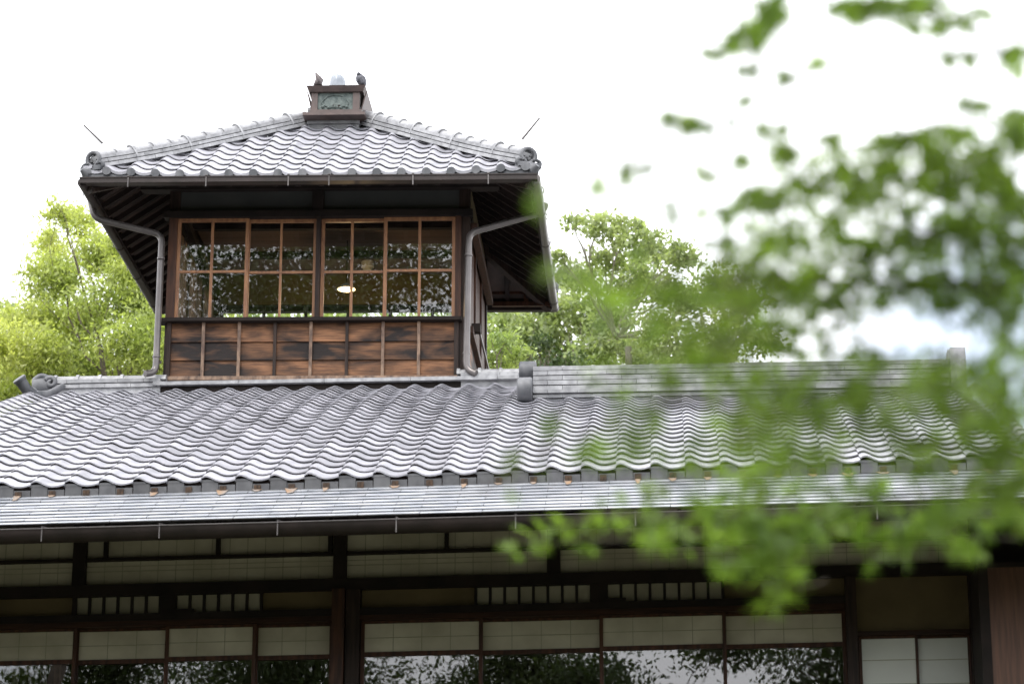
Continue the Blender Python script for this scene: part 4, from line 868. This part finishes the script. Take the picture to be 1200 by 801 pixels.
# sprays: photo position, half sizes, number of leaves, distance
SPR = [
 # main mass against the sky
 (1120, 190, 50, 30, 34, 4.4), (1060, 210, 60, 34, 44, 4.5), (990, 230, 50, 22, 26, 4.5), (1150, 250, 55, 40, 50, 4.6), (1080, 280, 70, 35, 60, 4.6), (990, 290, 60, 30, 44, 4.7),
 (920, 270, 40, 26, 20, 4.6), (900, 330, 55, 34, 38, 4.5), (980, 350, 55, 30, 38, 4.7), (1060, 340, 50, 26, 32, 4.6), (1150, 330, 55, 34, 44, 4.6), (1190, 290, 30, 50, 34, 4.4), (860, 300, 26, 40, 16, 4.3),
 (900, 390, 50, 26, 26, 4.7), (965, 400, 40, 16, 12, 4.6), (1185, 380, 26, 40, 20, 4.4), (850, 370, 40, 40, 28, 4.2), (840, 430, 50, 34, 36, 4.2), (1180, 450, 40, 40, 32, 4.3), (1130, 480, 50, 30, 28, 4.2),
 (1060, 470, 70, 36, 34, 4.3), (980, 470, 60, 30, 26, 4.3), (900, 480, 60, 34, 30, 4.3), (1175, 540, 40, 50, 44, 4.3), (1080, 540, 50, 30, 20, 4.2), (940, 530, 60, 26, 20, 4.1), (860, 520, 40, 26, 14, 4.0),
 # paler sprays left, nearer
 (770, 380, 50, 36, 24, 3.9), (730, 350, 26, 26, 8, 3.7), (785, 320, 30, 24, 8, 3.8), (780, 430, 44, 26, 16, 3.9), (730, 430, 36, 16, 8, 3.8), (700, 340, 26, 18, 4, 3.6), (760, 480, 36, 24, 9, 3.9), (680, 530, 40, 20, 7, 3.9), (800, 540, 34, 26, 8, 3.9),
 (660, 315, 12, 10, 2, 3.6), (634, 235, 10, 14, 2, 3.6), (610, 540, 16, 10, 1, 3.8), (560, 575, 20, 8, 1, 3.8), (630, 500, 16, 14, 1, 3.9), (740, 520, 20, 14, 3, 3.9),
 # lower bright sprays
 (620, 640, 22, 12, 5, 4.9), (660, 618, 34, 10, 8, 4.9), (720, 605, 34, 8, 7, 4.9), (790, 625, 40, 14, 10, 4.8), (850, 600, 45, 20, 20, 4.7), (900, 620, 50, 26, 34, 4.7), (960, 610, 45, 24, 24, 4.7), (905, 660, 34, 22, 18, 4.7), (915, 690, 18, 16, 8, 4.7), (850, 655, 28, 12, 6, 4.7),
 (1000, 570, 40, 20, 12, 4.5), (1050, 625, 46, 20, 14, 4.6), (1110, 610, 40, 24, 18, 4.5), (1130, 640, 26, 14, 8, 4.6), (1160, 590, 34, 24, 16, 4.5), (760, 580, 30, 14, 6, 4.4), (1030, 660, 20, 8, 2, 4.6), (880, 560, 50, 20, 14, 4.4), (690, 640, 16, 8, 2, 4.7),
 (830, 290, 34, 20, 12, 4.2), (800, 350, 40, 24, 14, 4.1), (850, 240, 34, 12, 10, 4.2), (820, 400, 44, 26, 16, 4.1), (930, 330, 50, 30, 14, 4.5), (760, 300, 26, 14, 6, 3.9), (900, 440, 60, 20, 12, 4.4), (1000, 195, 60, 14, 14, 4.4), (1060, 165, 46, 12, 14, 4.4), (1130, 160, 40, 10, 10, 4.4), (1170, 210, 30, 26, 16, 4.4), (950, 215, 40, 16, 14, 4.3), (890, 235, 22, 14, 8, 4.3), (1010, 420, 50, 14, 10, 4.5), (1110, 425, 40, 14, 8, 4.4), (1190, 160, 12, 22, 8, 4.4),
 (845, 60, 20, 8, 4, 4.2), (905, 10, 12, 10, 5, 4.2), (1040, 6, 30, 6, 6, 4.3), (1150, 20, 30, 10, 3, 4.4), (760, 245, 20, 6, 2, 3.9), (700, 222, 12, 6, 1, 3.8), (740, 200, 24, 5, 2, 3.8), (1140, 120, 20, 8, 3, 4.4), (1190, 60, 10, 20, 3, 4.4), (820, 200, 20, 10, 2, 4.1), (900, 150, 20, 6, 2, 4.2), (805, 140, 30, 6, 4, 4.1),
 # loose sprigs in the sky
 (885, 40, 16, 14, 6, 4.2), (900, 25, 8, 12, 3, 4.2), (862, 45, 8, 8, 2, 4.2), (878, 82, 14, 4, 2, 4.1), (990, 8, 18, 6, 5, 4.3), (1010, 18, 10, 6, 3, 4.3), (1075, 4, 22, 5, 5, 4.4), (1100, 30, 14, 8, 3, 4.4), (1068, 30, 10, 8, 2, 4.4), (1138, 72, 3, 3, 1, 4.5),
 (812, 148, 12, 7, 3, 4.1), (840, 148, 16, 5, 2, 4.1), (872, 118, 7, 6, 1, 4.1), (869, 186, 6, 10, 2, 4.2), (920, 178, 10, 12, 3, 4.3), (973, 162, 10, 6, 2, 4.3), (722, 208, 10, 8, 2, 3.7), (780, 135, 12, 4, 1, 4.1), (773, 190, 18, 6, 2, 3.9), (1180, 140, 14, 14, 3, 4.4), (790, 255, 14, 8, 2, 3.8), (845, 250, 18, 10, 4, 4.2),
 (1110, 70, 10, 6, 1, 4.4), (700, 440, 10, 6, 1, 3.7), (958, 75, 8, 4, 1, 4.3), (920, 88, 6, 4, 1, 4.2), (1050, 165, 30, 8, 6, 4.5), (830, 330, 24, 20, 6, 4.1),
]
mp_ = []; twig = MB()
hub = [at(1330, 330, 4.6), at(1330, 560, 4.4), at(1330, 60, 4.4)]
random.seed(3)
for (a, b, rx_, ry_, n_, Y) in SPR:
    if b > 548: Y += .9
    elif b < 420 and a > 840 and n_ > 9: n_ = int(n_*1.0)
    if b < 260 and n_ < 9: rx_ *= 1.0; ry_ *= .9; n_ = int(n_*2.6+1)
    c_ = at(a, b, Y); pts = []
    for k in range(int(n_*(.75 if (a < 860 and b < 450 and n_ > 5) else 2.2 if (Y > 4 and n_ > 9) else 1.7 if b > 450 else 2.0))):
        u_, v_ = rng.normal()*.62, rng.normal()*.62
        q = at(a+rx_*u_, b+ry_*v_, Y+rng.uniform(-.22, .22)); pts.append(q); mp_.append(q)
    # twigs: from towards the trunk side into the spray
    if n_ >= 1:
        src = at(min(a+rx_*1.3+30, 1350), b-ry_*.5-8, Y+.15); pp = [src.lerp(c_, t)+Vector((0, 0, .012*math.sin(3*t+a))) for t in np.linspace(0, 1, 6)]
        twig.tube(pp, [.0019-.0002*i for i in range(6)], 6)
        for q in pts[:max(2, n_//3)]: twig.tube([pp[rng.integers(2, 6)], q], [.0014, .0007], 4)
P_ = np.array([tuple(p) for p in mp_])
leaf_mesh('crown', P_, np.array([.074 if p.y > 5.2 else .062 for p in mp_]), 'leaf_maple', maple, kind='maple', droop=.55)
base = Vector((2.6, 3.6, gz(2.6, 3.6)-.05)); f1 = Vector((2.3, 4.0, 1.9))
limb(twig, base, f1, .11, .08, .03, 8)
for h_ in hub: limb(twig, f1, h_, .05, .015, .1, 8)
for (a, b, a2, b2, h_) in ((1330, 330, 1000, 260, 4.6), (1330, 330, 880, 350, 4.5), (1330, 560, 860, 590, 4.6), (1330, 560, 1000, 470, 4.4), (1330, 60, 1000, 12, 4.4), (1330, 330, 1100, 200, 4.5), (1330, 560, 1050, 610, 4.5), (1330, 60, 1110, 40, 4.4)):
    pass
for ch in ([(1330, 60, 4.4), (1180, 62, 4.4), (1120, 62, 4.4), (1040, 70, 4.3), (960, 80, 4.25), (890, 86, 4.2)], [(960, 80, 4.25), (885, 118, 4.15), (830, 150, 4.1), (775, 142, 4.1), (735, 200, 3.8)], [(890, 86, 4.2), (880, 40, 4.2), (900, 12, 4.2)], [(1180, 62, 4.4), (1120, 25, 4.4), (1040, 8, 4.3), (990, 6, 4.3)], [(1330, 330, 4.5), (1190, 250, 4.5), (1080, 170, 4.5), (960, 170, 4.3), (860, 190, 4.2), (780, 250, 3.9)], [(1190, 250, 4.5), (1190, 160, 4.4), (1140, 118, 4.4)], [(1330, 330, 4.5), (1000, 330, 4.5), (850, 330, 4.2), (760, 330, 3.8), (700, 335, 3.6), (636, 240, 3.6)], [(1330, 560, 4.4), (1000, 500, 4.3), (800, 470, 4.0), (700, 500, 3.9), (610, 540, 3.8), (556, 574, 3.8)], [(1330, 560, 4.9), (1000, 590, 5.5), (850, 605, 5.7), (700, 600, 5.8), (620, 635, 5.8)]):
    twig.tube([at(*c_) for c_ in ch], [.004-.0006*i for i in range(len(ch))], 6)
for (a, b, a2, b2, h_) in ((1330, 330, 1000, 260, 4.6), (1330, 330, 880, 350, 4.5), (1330, 560, 860, 590, 4.6), (1330, 560, 1000, 470, 4.4), (1330, 60, 1000, 12, 4.4), (1330, 330, 1100, 200, 4.5)):
    limb(twig, at(a, b, h_-.05), at(a2, b2, h_), .005, .0015, .08, 10)
twig.build('trunk', 'bark_dark', maple, smooth=True)
